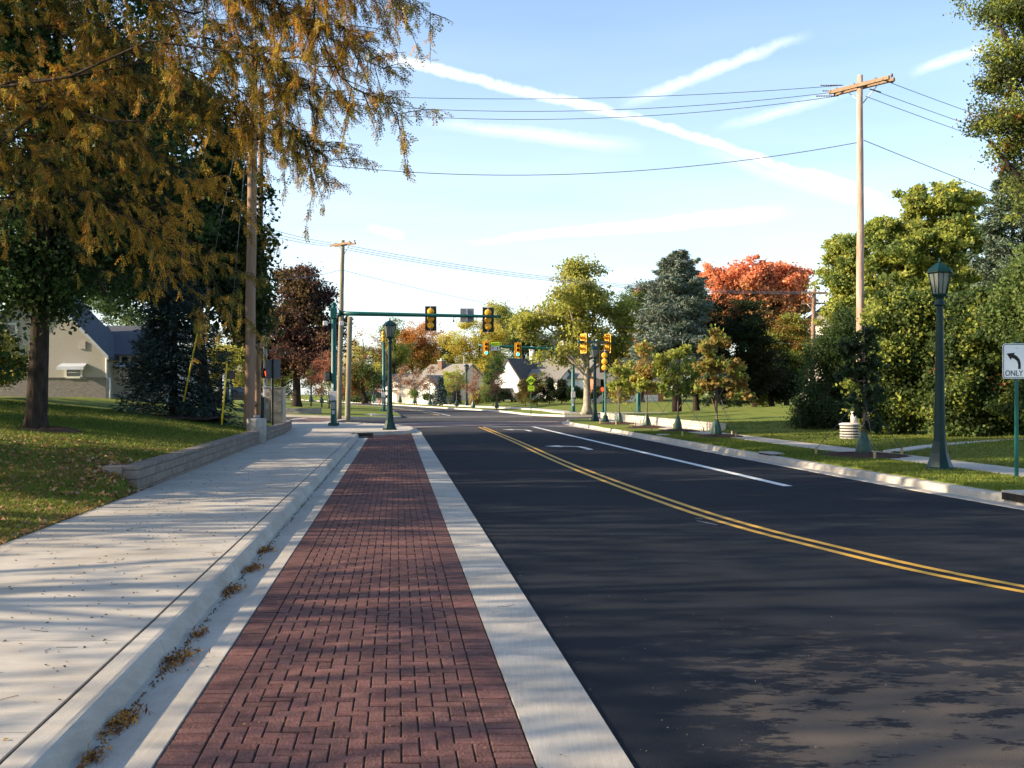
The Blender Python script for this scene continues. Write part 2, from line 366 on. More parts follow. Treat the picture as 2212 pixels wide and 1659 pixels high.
def quad_mesh(name, V, tint, m, parent=None):
    """V (n,4,3) separate quads with one colour each"""
    n = len(V); me = bpy.data.meshes.new(name)
    me.vertices.add(n*4); me.loops.add(n*4); me.polygons.add(n)
    me.vertices.foreach_set('co', V.astype(np.float32).ravel())
    me.loops.foreach_set('vertex_index', np.arange(n*4, dtype=np.int32))
    me.polygons.foreach_set('loop_start', np.arange(0, n*4, 4, dtype=np.int32))
    a = me.color_attributes.new('tint', 'FLOAT_COLOR', 'POINT')
    c = np.ones((n, 4, 4), np.float32); c[:, :, :3] = np.clip(tint, 0.002, 0.95)[:, None, :]
    a.data.foreach_set('color', c.ravel())
    me.update(calc_edges=True); me.validate()
    return link(name, me, parent, m)
def unit(v): return v/np.maximum(np.linalg.norm(v, axis=-1, keepdims=True), 1e-9)
def leaf_quads(C, l, w, rg, up=0.5, axis=None, fold=0.15):
    n = len(C)
    nn = unit(rg.normal(size=(n, 3))+np.array([0, 0, up]))
    a = rg.normal(size=(n, 3)) if axis is None else axis+rg.normal(size=(n, 3))*0.25
    a = unit(a-nn*(a*nn).sum(1, keepdims=True)); b = np.cross(nn, a)
    sc = rg.uniform(0.7, 1.3, (n, 1)); l = l*sc; w = w*sc
    return np.stack([C-a*l/2, C+b*w/2+nn*l*fold, C+a*l/2, C-b*w/2+nn*l*fold], axis=1)
def nz(p, f, ph):
    x, y, z = p[..., 0]*f, p[..., 1]*f, p[..., 2]*f
    return (np.sin(x*1.3+ph+1.7*np.sin(y*0.9+ph*2))+np.sin(y*1.7+ph*3+1.3*np.sin(z*1.1))+np.sin(z*1.9+ph*5+1.5*np.sin(x*0.8)))/3
def bez(a, b, sag, n=6):
    a, b = Vector(a), Vector(b); m = (a+b)/2+Vector(sag)
    return [a*(1-t)**2+m*2*t*(1-t)+b*t*t for t in [i/n for i in range(n+1)]]

def limbs(mb, base, top, lobes, clumps, r0, rg, nlimb=1, ntwig=50, wob=0.25, fork=0.35, twig_r=0.02):
    base, top = Vector(base), Vector(top); h = (top-base).length
    tp = [base.lerp(top, t)+Vector(rg.normal(0, wob, 3))*(0.15 if t == 0 else 0.5*t)*(0 if t == 0 else 1) for t in np.linspace(0, 1, 8)]
    tr = [r0*(1.35 if i == 0 else 1.0)*(1-0.8*i/7) for i in range(8)]
    tp2 = [tp[0]-Vector((0, 0, 0.4)), tp[0], tp[0].lerp(tp[1], 0.2)]+tp[1:]
    mb.tube(tp2, [r0*1.5, r0*1.3, r0*1.02]+tr[1:], 10)
    nodes = [(p, r) for p, r in zip(tp, tr) if (p-base).length > h*fork*0.8]
    for L in lobes:
        c = Vector(L[:3])
        for k in range(nlimb):
            tgt = c+Vector(rg.normal(0, 0.35, 3))*min(L[3], L[5])
            cand = [q for q in nodes[:8] if q[0].z < tgt.z+0.3*h] or nodes[:1]
            p, r = cand[int(rg.integers(0, max(1, len(cand)//1)))] if len(cand) < 3 else cand[int(rg.integers(0, 3))]
            pts = bez(p, tgt, (0, 0, 0.08*(tgt-p).length))
            rr = [r*0.55*(1-0.75*i/6)+0.01 for i in range(7)]
            mb.tube(pts, rr, 6); nodes += list(zip(pts[2:], rr[2:]))
    pts_n = np.array([tuple(q[0]) for q in nodes])
    for i in rg.choice(len(clumps), min(ntwig, len(clumps)), replace=False):
        c = clumps[i]; d = np.linalg.norm(pts_n-c, axis=1)+np.maximum(0, pts_n[:, 2]-c[2])*1.5
        j = int(np.argmin(d)); p, r = nodes[j]
        if d[j] < 0.2: continue
        pts = bez(p, c, (0, 0, 0.06*d[j]), 4); r1 = min(r*0.6, twig_r*(1+0.35*d[j]))
        mb.tube(pts, [r1*(1-0.7*k/4) for k in range(5)], 4, cap=False)

def crown(lobes, n_clump, per, clump_r, leaf, cols, rg, gap=-0.25, colf=0.35, grad=None, jit=0.22, up=0.5, flat=0.7, shell=2.2):
    """cols: list of base colours picked by slow noise; grad: (colour, z0, z1) blended in towards the top"""
    L0 = np.array(lobes, float); sub = []
    for l in L0:
        sub.append([l[0], l[1], l[2], l[3]*0.84, l[4]*0.84, l[5]*0.84])
        for _ in range(6):
            d = unit(rg.normal(size=3)); f = rg.uniform(0.34, 0.56); o = d*l[3:6]*rg.uniform(0.66, 0.86)
            if o[2] < -0.55*l[5]: o[2] *= 0.6
            sub.append([l[0]+o[0], l[1]+o[1], l[2]+o[2], l[3]*f, l[4]*f, l[5]*f*0.85])
    Lb = np.array(sub, float); vol = Lb[:, 3]*Lb[:, 4]*Lb[:, 5]
    k = rg.choice(len(Lb), n_clump*2, p=vol**0.8/np.sum(vol**0.8))
    d = unit(rg.normal(size=(n_clump*2, 3))); r = rg.uniform(0, 1, (n_clump*2, 1))**(1/shell)
    r *= (1+0.22*nz(d*2.2+Lb[k, :3]*0.3, 2.0, 1.3))[:, None]
    r = np.where(rg.uniform(size=r.shape) < 0.07, r*rg.uniform(1.05, 1.35, r.shape), r)
    C = Lb[k, :3]+d*r*Lb[k, 3:6]
    ph = rg.uniform(0, 9); keep = nz(C, 1.1/np.mean(clump_r)*0.6, ph) > gap
    C = C[keep][:n_clump]
    n = len(C); cr = rg.uniform(clump_r[0], clump_r[1], n)
    idx = np.repeat(np.arange(n), per)
    off = rg.normal(size=(len(idx), 3))*np.array([0.5, 0.5, 0.5*flat])
    Pp = C[idx]+off*cr[idx][:, None]
    V = leaf_quads(Pp, leaf[0], leaf[1], rg, up)
    ca = np.array(cols, float); q = nz(C, colf, ph*1.7)+rg.normal(0, 0.28, n)
    kk = np.clip(((q+0.9)/1.8*len(ca)).astype(int), 0, len(ca)-1)
    base = ca[kk]
    if grad:
        g = np.clip((C[:, 2]-grad[1])/(grad[2]-grad[1])+nz(C, colf*2, 3.1)*0.35, 0, 1)[:, None]
        base = base*(1-g)+np.array(grad[0])*g
    tint = base[idx]*rg.uniform(1-jit, 1+jit, (len(idx), 1))*rg.uniform(0.93, 1.07, (len(idx), 3))
    return C, V, tint

def tree(name, label, base, lobes, cols, n_clump=300, per=45, clump_r=(0.4, 0.9), leaf=(0.2, 0.15), r0=0.25, bark='bark',
         seed=1, group=None, cat='tree', nlimb=1, ntwig=60, top=None, fork=0.35, twig_r=0.02, wob=0.25, parts=('trunk', 'crown'), m='leaf', **kw):
    rg = np.random.default_rng(seed); base = Vector(base)
    if name not in ('young_tree', 'shade_tree'): per, leaf = int(per*1.5), (leaf[0]*0.80, leaf[1]*0.76)
    kw.setdefault('up', 0.25)
    C, V, tint = crown(lobes, n_clump, per, clump_r, leaf, cols, rg, **kw)
    if top is None:
        i = int(np.argmax([L[2] for L in lobes])); top = Vector(lobes[i][:3])+Vector((0, 0, lobes[i][5]*0.45))
    root = empty(name, base, 0, label, cat, group)
    mb = MB(); limbs(mb, base, top, lobes, C, r0, rg, nlimb, ntwig, wob, fork, twig_r)
    mb.v = [tuple(Vector(v)-base) for v in mb.v]
    mb.build(parts[0], bark, root)
    quad_mesh(parts[1], V-np.array(base), tint, m, root)
    return root
def LP(Y, *ls):
    """lobes given in survey pixels at distance Y: (px, py, rx, ry[, depth factor, offset in Y])"""
    o = []
    for l in ls:
        dy = l[5] if len(l) > 5 else 0; c = P(l[0], l[1], Y+dy); k = (Y+dy)/F; df = l[4] if len(l) > 4 else 1.0
        g = 1.16 if l[0] > 540 else 1.04
        o.append((c.x, c.y, c.z, l[2]*k*g, l[2]*k*df*g, l[3]*k*g))
    return o
def conifer(name, label, base, h, rad, cols, seed=1, n=26000, droop=0.35, spray=(0.28, 0.07), z_low=0.04, r0=0.2, power=0.85, group=None, levels=34):
    rg = np.random.default_rng(seed); root = empty(name, base, 0, label, 'tree', group)
    mb = MB(); mb.tube([(0, 0, -0.3), (0, 0, h*0.3), (0.03*h*0.2, 0, h*0.7), (0, 0, h*0.99)], [r0, r0*0.8, r0*0.4, 0.015], 8)
    CC, AX, SZ = [], [], []
    nb = levels*11; per = max(4, n//nb)
    for b in range(nb):
        t = (z_low+(1-z_low)*((b+rg.uniform())/nb)**1.15); z = h*t*0.985
        L = rad*max(0.03, (1-t))**power*rg.uniform(0.72, 1.12)+0.12
        a = rg.uniform(0, 2*math.pi); dv = np.array([math.cos(a), math.sin(a), 0])
        L *= 1+0.30*math.sin(3*a+z*1.9+seed)*math.sin(z*1.3+2*a)+0.12*math.sin(z*4.1+seed)
        rise = (0.35*t-droop*(1-t))
        s = np.sqrt(rg.uniform(0.02, 1, per)); 
        pts = dv*(s*L)[:, None]+np.array([0, 0, 1])*(z+rise*L*s-0.22*L*s*s*(1-t)+0.16*L*s**4)[:, None]
        side = np.array([-dv[1], dv[0], 0]); sp = rg.normal(0, 1, per)*(0.10+0.16*L*(1-0.55*s))
        pts += side*sp[:, None]; pts[:, 2] += rg.normal(0, 0.05, per)-np.abs(rg.normal(0, 0.20, per))*(1-t)
        ax = dv+side*(np.sign(sp)*0.7)[:, None]+np.array([0, 0, -0.25])
        CC.append(pts); AX.append(unit(ax))
        if b % 3 == 0:
            mb.tube([(0, 0, z), tuple(dv*L*0.5+np.array([0, 0, z+rise*L*0.5-0.05*L])), tuple(dv*L*0.9+np.array([0, 0, z+rise*L*0.9-0.17*L*(1-t)]))], [0.03+0.01*L, 0.02, 0.008], 4, cap=False)
    CC = np.concatenate(CC); AX = np.concatenate(AX)
    V = leaf_quads(CC, spray[0], spray[1], rg, 0.8, AX, 0.05)
    ca = np.array(cols); kk = rg.integers(0, len(ca), len(CC))
    tint = ca[kk]*rg.uniform(0.75, 1.3, (len(CC), 1))
    mb.build('trunk', 'bark', root); quad_mesh('crown', V, tint, 'needle', root)
    return root
def shrub(name, label, base, lobes, cols, n=140, per=45, leaf=(0.1, 0.07), clump_r=(0.12, 0.3), seed=1, group=None, m='leaf', cat='shrub', **kw):
    return tree(name, label, base, lobes, cols, n, per, clump_r, leaf, 0.05, 'bark_brown', seed, group, cat, 1, 24, parts=('stem', 'foliage'), m=m, **kw)

# ------------------------------------------------------------------ ground, road, walks
def crossz(x, y):
    k = max(0.0, min(1.0, (y-52)/6.0))*max(0.0, min(1.0, (100-y)/10.0)); return max(0.0, -9.5-x)*0.028*k
def far_rise(y): return max(0.0, y-120)*0.0
def grid(name, m, A, B, n, zf, parent=None, kind='structure', thick=True):
    """sheet lofted between two plan polylines A and B (same length); height zf(x, y, v)"""
    mb = MB(); vs = []; k = len(A)
    for j in range(n+1):
        v = (j/n)
        for a, b in zip(A, B):
            x, y = a[0]*(1-v)+b[0]*v, a[1]*(1-v)+b[1]*v; vs.append((x, y, zf(x, y, v)))
    fs = [[j*k+i, j*k+i+1, (j+1)*k+i+1, (j+1)*k+i] for j in range(n) for i in range(k-1)]
    mb.add(vs, fs, True); o = mb.build(name, m); tag(o, kind=kind); return o
def resample(pts, step):
    pts = [Vector((p[0], p[1])) for p in pts]; o = [pts[0]]
    for a, b in zip(pts, pts[1:]):
        n = max(1, int((b-a).length/step)); o += [a.lerp(b, (i+1)/n) for i in range(n)]
    return o
def resample_n(pts, n):
    pts = [Vector((p[0], p[1])) for p in pts]; d = [0]
    for a, b in zip(pts, pts[1:]): d.append(d[-1]+(b-a).length)
    o = []; j = 0
    for i in range(n):
        t = d[-1]*i/(n-1)
        while j < len(d)-2 and d[j+1] < t: j += 1
        o.append(pts[j].lerp(pts[j+1], (t-d[j])/max(1e-9, d[j+1]-d[j])))
    return o
def sm(a, b, x): t = max(0.0, min(1.0, (x-a)/(b-a))); return t*t*(3-2*t)

mb = MB(); mb.add([(-1500, -400, -0.35), (1500, -400, -0.35), (1500, 2600, -0.35), (-1500, 2600, -0.35)], [[0, 1, 2, 3]])
tag(mb.build('ground', 'lawn'), kind='structure')
xs = list(np.arange(-90, 91, 3.0)); ys = [-12, -4, 0, 4, 8, 12, 20, 30, 40, 50]+list(range(53, 104, 3))+[110, 130, 160, 200, 260, 340]
mb = MB(); mb.add([(x, y, crossz(x, y)) for y in ys for x in xs], [[j*len(xs)+i, j*len(xs)+i+1, (j+1)*len(xs)+i+1, (j+1)*len(xs)+i] for j in range(len(ys)-1) for i in range(len(xs)-1)], True)
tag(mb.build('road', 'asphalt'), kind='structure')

# brick parking bay: herringbone between two soldier courses, over a sand bed
S0, S1, YB0, YB1 = -1.13, 0.65, -1.0, 43.6
mb = MB(); mb.add([SY(S0-0.02, YB0, 0.004), SY(S1+0.02, YB0, 0.004), SY(S1+0.02, 46.2, 0.004), SY(S0-0.02, 43.0, 0.004)], [[0, 1, 2, 3]])
bed = mb.build('paving_bed', 'joint_sand'); tag(bed, kind='structure')
br = []; rgb = np.random.default_rng(3)
cw = 0.185; ci = 16; cs = (S1-S0-2*cw)/ci
def paver(s0, s1, y0, y1):
    j = 0.0024; b = 0.0062; zt = 0.016+rgb.normal(0, 0.0009); zb = zt-0.006
    tx, ty = rgb.normal(0, 0.0012), rgb.normal(0, 0.0012)
    s0 += j; s1 -= j; y0 += j+rgb.normal(0, 0.0008); y1 -= j
    k = rgb.uniform(0.80, 1.16); c = (0.140*k*rgb.uniform(0.94, 1.06), 0.066*k, 0.058*k)
    v = [(s0, y0, 0.004), (s1, y0, 0.004), (s1, y1, 0.004), (s0, y1, 0.004), (s0, y0, zb), (s1, y0, zb), (s1, y1, zb), (s0, y1, zb),
         (s0+b, y0+b, zt-tx-ty), (s1-b, y0+b, zt+tx-ty), (s1-b, y1-b, zt+tx+ty), (s0+b, y1-b, zt-tx+ty)]
    v = [(x-0.1107*y, y, z) for x, y, z in v]
    br.append((v, c))
sp_ = 0.089
nrow = int((YB1-YB0)/sp_)
for r in range(nrow+24):
    y = YB0+r*sp_
    if y < 43.2: paver(S0, S0+cw, y, y+sp_)
    if y < 45.7: paver(S1-cw, S1, y, y+sp_)
for j in range(-1, int((44.8-YB0)/cs)):
    for i in range(-1, ci):
        k = (i-j) % 4
        if k == 0: a, b, c, d = i, i+2, j, j+1
        elif k == 3: a, b, c, d = i, i+1, j, j+2
        else: continue
        a, b = max(a, 0), min(b, ci)
        if b <= a or YB0+d*cs > 43.3+(a*cs)*1.4: continue
        paver(S0+cw+a*cs, S0+cw+b*cs, YB0+c*cs, YB0+d*cs)
mb = MB(); mb.col = (1, 1, 1)
for v, c in br:
    mb.col = c; mb.add(v[:8]+v[8:], [[8, 9, 10, 11], [4, 5, 9, 8], [5, 6, 10, 9], [6, 7, 11, 10], [7, 4, 8, 11], [0, 1, 5, 4], [1, 2, 6, 5], [2, 3, 7, 6], [3, 0, 4, 7]])
mb.t = [tuple(q*0.38 for q in c) if i % 12 < 8 else c for i, c in enumerate(mb.t)]      # bevel shading and joint grime tinted into the chamfered edges
tag(mb.build('brick_paving', 'brick_paver'), kind='structure')

def strip_slabs(name, m, s0, s1, y0, y1, z, step, gap=0.008, z0=0.0, ph=0.0, kind='structure', zin=None):
    mb = MB(); y = y0+ph
    ylist = [y0]+[y0+ph+k*step for k in range(int((y1-y0)/step)+2) if y0 < y0+ph+k*step < y1]+[y1]
    for a, b in zip(ylist, ylist[1:]):
        f0 = s0 if callable(s0) else (lambda y: s0); f1 = s1 if callable(s1) else (lambda y: s1)
        p = [SY(f0(a), a), SY(f1(a), a), SY(f1(b), b), SY(f0(b), b)]
        p[0].y += gap/2; p[1].y += gap/2; p[2].y -= gap/2; p[3].y -= gap/2
        mb.slab(p, z0, z)
    return tag(mb.build(name, m), kind=kind)
# concrete band between bay and asphalt
strip_slabs('concrete_band', 'concrete', S1+0.006, 1.10, -3, 46.0, 0.018, 3.05, 0.006, ph=0.9)
# gutter pan (slopes gently to the kerb face), kerb with rounded nose and sidewalk, cast in bays
def profile_run(name, m, prof, y0, y1, step, ph=0.0, gap=0.006, jit=0.0, sgn=1, path=None):
    """prof: list of (s, z) swept along the street (or along a path of plan points, s to the right of it)"""
    mb = MB(); rg = np.random.default_rng(5)
    if path is None:
        cuts = [y0]+[y0+ph+k*step for k in range(int((y1-y0)/step)+2) if y0 < y0+ph+k*step < y1]+[y1]
        segs = []
        for a, b in zip(cuts, cuts[1:]):
            n = max(1, int((b-a)/0.5)); segs.append([a+gap/2+(b-a-gap)*i/n for i in range(n+1)])
        rows = [[[SY(s+rg.normal(0, jit), y, z+rg.normal(0, jit*0.4)) for s, z in prof] for y in sg] for sg in segs]
    else:
        pp = [Vector((p[0], p[1], p[2] if len(p) > 2 else 0)) for p in path]; rr = []
        for i, p in enumerate(pp):
            d = pp[min(i+1, len(pp)-1)]-pp[max(i-1, 0)]; d.z = 0; d.normalize(); nrm = Vector((d.y, -d.x, 0))
            rr.append([p+nrm*s+Vector((0, 0, z)) for s, z in prof])
        rows = [rr]
    for rr in rows:
        k = len(prof); vs = [v for r in rr for v in r]
        fs = [[i*k+j, i*k+j+1, (i+1)*k+j+1, (i+1)*k+j] for i in range(len(rr)-1) for j in range(k-1)]
        fs += [list(range(k)), [(len(rr)-1)*k+j for j in range(k)][::-1]]
        mb.add(vs, fs, False)
    return tag(mb.build(name, m), kind='structure')
profile_run('gutter', 'concrete', [(-1.52, 0.001), (-1.50, 0.020), (-1.44, 0.012), (-1.138, 0.020), (-1.135, 0.001)], -3, 43.0, 3.05, 0.7)
profile_run('kerb', 'concrete', [(-1.71, 0.0), (-1.71, 0.150), (-1.60, 0.152), (-1.572, 0.147), (-1.553, 0.132), (-1.512, 0.024), (-1.50, 0.019), (-1.50, 0.0)], -3, 43.0, 3.05, 0.7, jit=0.0012)
def walk_l(y): return -4.20 if y < 16 else -4.20-0.012*(y-16)
strip_slabs('sidewalk', 'concrete_walk', walk_l, -1.735, -3, 43.0, 0.150, 1.83, 0.009, ph=0.6)
mb = MB(); mb.slab([SY(-1.74, -3), SY(-1.705, -3), SY(-1.705, 43), SY(-1.74, 43)], 0, 0.136); tag(mb.build('kerb_joint', 'joint_sand'), kind='structure')

# corner apron behind the bay with its own kerb
apr = [SY(-4.55, 43.0), SY(-1.505, 43.0), G(886, 937, 0.0), G(893, 933, .0), G(888, 928.5, .0), G(868, 925.5, .0), G(850.6, 924, 0.0), G(791, 920.5, 0.0), G(700, 917.5, 0), G(640, 917.3, 0.0), (-16, 60.5), (-19, 57), (-12.5, 49)]
mb = MB(); mb.slab(apr, 0, 0.146); tag(mb.build('corner_walk', 'concrete_walk'), kind='structure')
kp = [SY(-1.505, 43.02), G(800, 940.6), G(850, 939), G(886, 937), G(895, 933), G(889, 927.6), G(868, 924.6), G(850, 923), G(791, 919.5), G(700, 916.5), (-15, 61)]
kp = [Vector((p[0], p[1], 0)) for p in kp]
profile_run('corner_kerb', 'concrete', [(-0.16, 0.0), (-0.16, 0.152), (-0.03, 0.152), (0.0, 0.135), (0.04, 0.0)], 0, 0, 1, path=[(p.x, p.y) for p in kp])
bp = [SY(0.65, 46.0), SY(1.10, 46.0), G(912, 935.5), G(898, 926), G(886, 925), G(893, 930)]
mb = MB(); mb.slab(bp, 0, 0.017); tag(mb.build('concrete_band', 'concrete'), kind='structure')

# far sidewalks and kerbs on the right
RK = [SY(9.9, -6), SY(9.9, 8), SY(9.78, 14), SY(9.68, 18), SY(9.62, 22), SY(9.66, 30), SY(9.8, 40), SY(9.92, 50), SY(9.75, 57), (3.25, 61.5), (3.4, 65.0), (4.6, 67.2), (9, 68.6), (30, 70), (80, 73)]
RKr = resample(RK, 1.5)
prof_r = [(0.45+0.13, 0.0), (0.45+0.13, 0.135)]
profile_run('kerb', 'concrete', [(-0.30, 0.001), (-0.29, 0.014), (0.0, 0.010), (0.03, 0.118), (0.06, 0.142), (0.17, 0.15), (0.17, 0.0)], 0, 0, 1, path=[(p.x, p.y) for p in RKr])
def walk_r_in(y): return 11.95+0.004*y
def walk_r_out(y): return 13.15+0.004*y
strip_slabs('sidewalk', 'concrete_walk', walk_r_in, walk_r_out, -6, 66, 0.172, 1.6, 0.012, z0=0.0)

def lawn_left(x, y, v=0):
    s = x+0.1107*y; d = max(0.0, walk_l(y)-s)
    w = sm(14.5, 18.0, y)
    z = 0.13+w*(0.36 if d > 0.2 else 0.36)*sm(-0.02, 0.06, d if y > 17.2 else d*0.15)+0.088*d+0.0135*max(0, min(y, 48)-22)*sm(0, 4, d)
    z += 0.05*math.sin(x*0.35+y*0.21)*sm(0, 3, d)
    z -= 0.010*max(0, d-14)
    z = min(z, 1.62+0.02*math.sin(x))
    z -= sm(50, 58, y)*max(0, z-0.16-crossz(x, y))*0.9
    return z
A = resample([SY(-4.205, -6), SY(-4.205, 16), SY(walk_l(17)-0.12, 17.05), SY(walk_l(30)-0.14, 30), SY(walk_l(43)-.18, 43), SY(-4.86, 46.5), (-10.7, 49.5), (-12.1, 51.9), (-14.5, 55), (-19, 57.5)], 0.7)
B = []
for i, p in enumerate(A):
    B.append((-75 if p.x > -10.5 else -75, p.y if p.y < 44 else 44+(p.y-44)*1.9))
def powgrid(name, m, A, B, n, zf, pw=2.2):
    mb = MB(); vs = []; k = len(A)
    for j in range(n+1):
        v = (j/n)**pw
        for a, b in zip(A, B):
            x, y = a[0]*(1-v)+b[0]*v, a[1]*(1-v)+b[1]*v; vs.append((x, y, zf(x, y)))
    mb.add(vs, [[j*k+i, j*k+i+1, (j+1)*k+i+1, (j+1)*k+i] for j in range(n) for i in range(k-1)], True)
    return tag(mb.build(name, m), kind='structure')
powgrid('lawn_left', 'lawn', A, B, 46, lawn_left)

def lawn_right(x, y):
    s = x+0.1107*y; d = max(0.0, s-walk_r_out(y)); w = sm(42.0, 44.5, y)*(1-sm(66, 69, y)*0.3)
    z = 0.165+0.022*d*(1-w*0.4)+w*0.34*sm(0.0, 0.3, d)+0.045*max(0, min(d, 22)-3)*sm(28, 60, y)
    return z-0.04*sm(-1, 0, -d)*0+0.04*math.sin(x*0.3)*sm(3, 8, d)
strip_slabs('verge', 'lawn', lambda y: 9.95, lambda y: walk_r_in(y)-0.01, -6, 59.5, 0.156, 100, 0.0)
A = resample([SY(13.16, -6), SY(13.18, 20), SY(13.28, 40), SY(13.32, 43), SY(13.4, 50), SY(13.42, 66), (7, 68.6)], 1.0)
B = [(90, p.y*1.05) for p in A]
powgrid('lawn_right', 'lawn', A, B, 40, lawn_right)
mb = MB(); mb.slab([(3.5, 61.8), (3.7, 65), (4.8, 66.9), (9, 68.3), SY(13.2, 59.5), SY(9.95, 59.5)], 0, 0.154); tag(mb.build('verge', 'lawn'), kind='structure')

# blocks of lawn beyond the cross street
FL_low = resample_n([(-95, 88), (-60, 80), (-30, 74.5), (-16, 72), (-9.6, 71.0), (-8.3, 72.8), (-8.1, 76)], 60)
FL_up = resample_n([(-95, 330), (-60, 270), (-38, 205), (-24.5, 157), (-15.6, 131), (-11.9, 104), (-8.6, 80)], 60)
def lawn_fl(x, y, v=0):
    e = min(1.0, 4*min(v, 1-v)); base = crossz(x, y)+0.14
    return base+sm(0, 1, e)*(0.55*sm(-10, -30, x)+0.05)+0.0*x
grid('lawn_far_left', 'lawn', FL_low, FL_up, 24, lawn_fl)
profile_run('kerb', 'concrete', [(-0.14, 0.0), (-0.14, 0.16), (0.02, 0.15), (0.05, 0.0)], 0, 0, 1, path=[(p.x, p.y, crossz(p.x, p.y)) for p in FL_low if p.x > -30]+[(p.x, p.y, 0) for p in FL_up[::-1]][:22])
mb = MB()
for a, b in ((G(640, 884, .3), G(757, 896, .2)),):
    pass
mb.slab([(-18.5, 97), (-17.2, 97), (-8.9, 75.3), (-10.1, 75.0)], 0.0, 0.235); tag(mb.build('footpath', 'concrete_walk'), kind='structure')

FR_low = resample_n([(-70, 330), (-42, 235), (-32, 205), (-24.9, 186), (-17.3, 158), (-6.3, 119), (-2.1, 106), (0, 95), (1.6, 84), (4, 79.5), (9, 79.5), (30, 81), (95, 86)], 90)
FR_up = resample_n([(-60, 420), (0, 400), (20, 380), (60, 340), (95, 300)], 90)
def lawn_fr(x, y, v=0):
    return 0.14+0.62*sm(0.0, 0.09, v)+0.5*sm(0.08, 0.2, v)
grid('lawn_far_right', 'lawn', FR_low, FR_up, 60, lawn_fr)
profile_run('kerb', 'cement_pale', [(-0.32, 0.0), (-0.32, 0.012), (0.0, 0.012), (0.02, 0.15), (0.16, 0.16), (0.16, 0.0)], 0, 0, 1, path=[(p.x, p.y) for p in FR_low])
mb = MB()
for i in range(34, 89):
    a, b = FR_low[i], FR_low[i+1]; d = (b-a).normalized(); nr = Vector((-d.y, d.x))
    if i % 1 == 0: mb.slab([a+nr*2.2, a+nr*3.5, b+nr*3.5, b+nr*2.2], 0.1, 0.36 if a.y > 90 else 0.30)
tag(mb.build('sidewalk', 'cement_pale'), kind='structure')

# driveway edge that climbs the right lawn, with a low pale kerb
dr = [G(1925, 979, .15), G(1960, 974, .17), G(2010, 967, .18), G(2090, 960, .2), G(2160, 955, .22), G(2300, 949, .25), G(2600, 938, .3)]
profile_run('driveway_edge', 'cement_pale', [(-0.22, -0.05), (-0.22, 0.07), (0.22, 0.07), (0.24, -0.05)], 0, 0, 1, path=[tuple(p) for p in dr])

# ------------------------------------------------------------------ painted markings (thin sheets)
def ribbon(name, m, pts, w, z=0.004, n=None):
    pts = [Vector((p[0], p[1], 0)) for p in pts]; mb = MB(); vs = []
    for i, p in enumerate(pts):
        d = (pts[min(i+1, len(pts)-1)]-pts[max(i-1, 0)]); d.z = 0; d.normalize(); nr = Vector((d.y, -d.x, 0))
        for sg in (-1, 1): vs.append((p+nr*sg*w/2)+Vector((0, 0, z+crossz(p.x, p.y))))
    mb.add(vs, [[2*i, 2*i+1, 2*i+3, 2*i+2] for i in range(len(pts)-1)])
    return tag(mb.build(name, m), kind='structure')
yl = [SY(4.35, 55.2), SY(4.28, 39), SY(4.15, 30), SY(4.12, 25.2), SY(4.18, 20), SY(4.32, 15.75), SY(4.50, 13.6), SY(4.75, 12.1), SY(5.1, 10.4), SY(5.58, 9.1), SY(6.2, 7.8), SY(7.6, 5.8), SY(9.2, 4.0)]
def smooth(pts, n=6):
    o = []
    for i in range(len(pts)-1):
        p0, p1, p2, p3 = pts[max(i-1, 0)], pts[i], pts[i+1], pts[min(i+2, len(pts)-1)]
        for k in range(n):
            t = k/n; o.append(0.5*((2*p1)+(p2-p0)*t+(2*p0-5*p1+4*p2-p3)*t*t+(3*p1-p0-3*p2+p3)*t**3))
    return o+[pts[-1]]
yl = smooth(yl)
ribbon('centre_line', 'mark_yellow', yl, 0.105)
ribbon('centre_line', 'mark_yellow', [p+Vector((0.235, 0.06, 0)) for p in yl], 0.105)
ribbon('lane_line', 'mark_white', [SY(7.27, 56.2), SY(7.3, 45), SY(7.38, 30), SY(7.42, 19.75)], 0.19)
ribbon('stop_line', 'mark_white', [SY(4.6, 55.6), SY(7.2, 56.0), SY(9.4, 56.2)], 0.30)
for a in ([G(700, 925.6), G(864, 923.7), G(1094, 917.5), G(1268, 922.2)], [G(690, 916.4), G(864, 915), G(1066, 910.6), G(1205, 911)]):
    ribbon('crosswalk_line', 'mark_white', a, 0.28, 0.006)
a = [G(700, 925.2), G(864, 923.3), G(1094, 917.1), G(1262, 921.6)]; b = [G(690, 916.7), G(864, 915.3), G(1066, 910.9), G(1210, 911.3)]
mb = MB(); mb.add([(p.x, p.y, 0.004) for p in a+b], [[0, 1, 5, 4], [1, 2, 6, 5], [2, 3, 7, 6]]); tag(mb.build('crosswalk', 'brick_band'), kind='structure')
ribbon('crosswalk_line', 'mark_white', [(-11.5, 57.5), (-11.2, 69.8)], 0.3, 0.008)
ribbon('crosswalk_line', 'mark_white', [(-14.2, 58.5), (-13.9, 70.4)], 0.3, 0.008)
mb = MB(); mb.add([(x, y, crossz(x, y)+0.005) for x, y in ((-14.0, 58.5), (-11.5, 57.6), (-11.3, 69.6), (-13.8, 70.2))], [[0, 1, 2, 3]]); tag(mb.build('crosswalk', 'brick_band'), kind='structure')
ribbon('crosswalk_line', 'mark_white', [(-7.6, 76), (1.6, 80)], 0.3, 0.006)
ribbon('crosswalk_line', 'mark_white', [(-7.9, 79), (1.3, 83.5)], 0.3, 0.006)
ribbon('lane_line', 'mark_white', [(-5.0, 84), (-8.4, 105), (-14, 128), (-22, 158)], 0.16)
ribbon('centre_line', 'mark_yellow', [(-6.0, 86), (-9.6, 106), (-15.2, 129), (-23.5, 158)], 0.2)
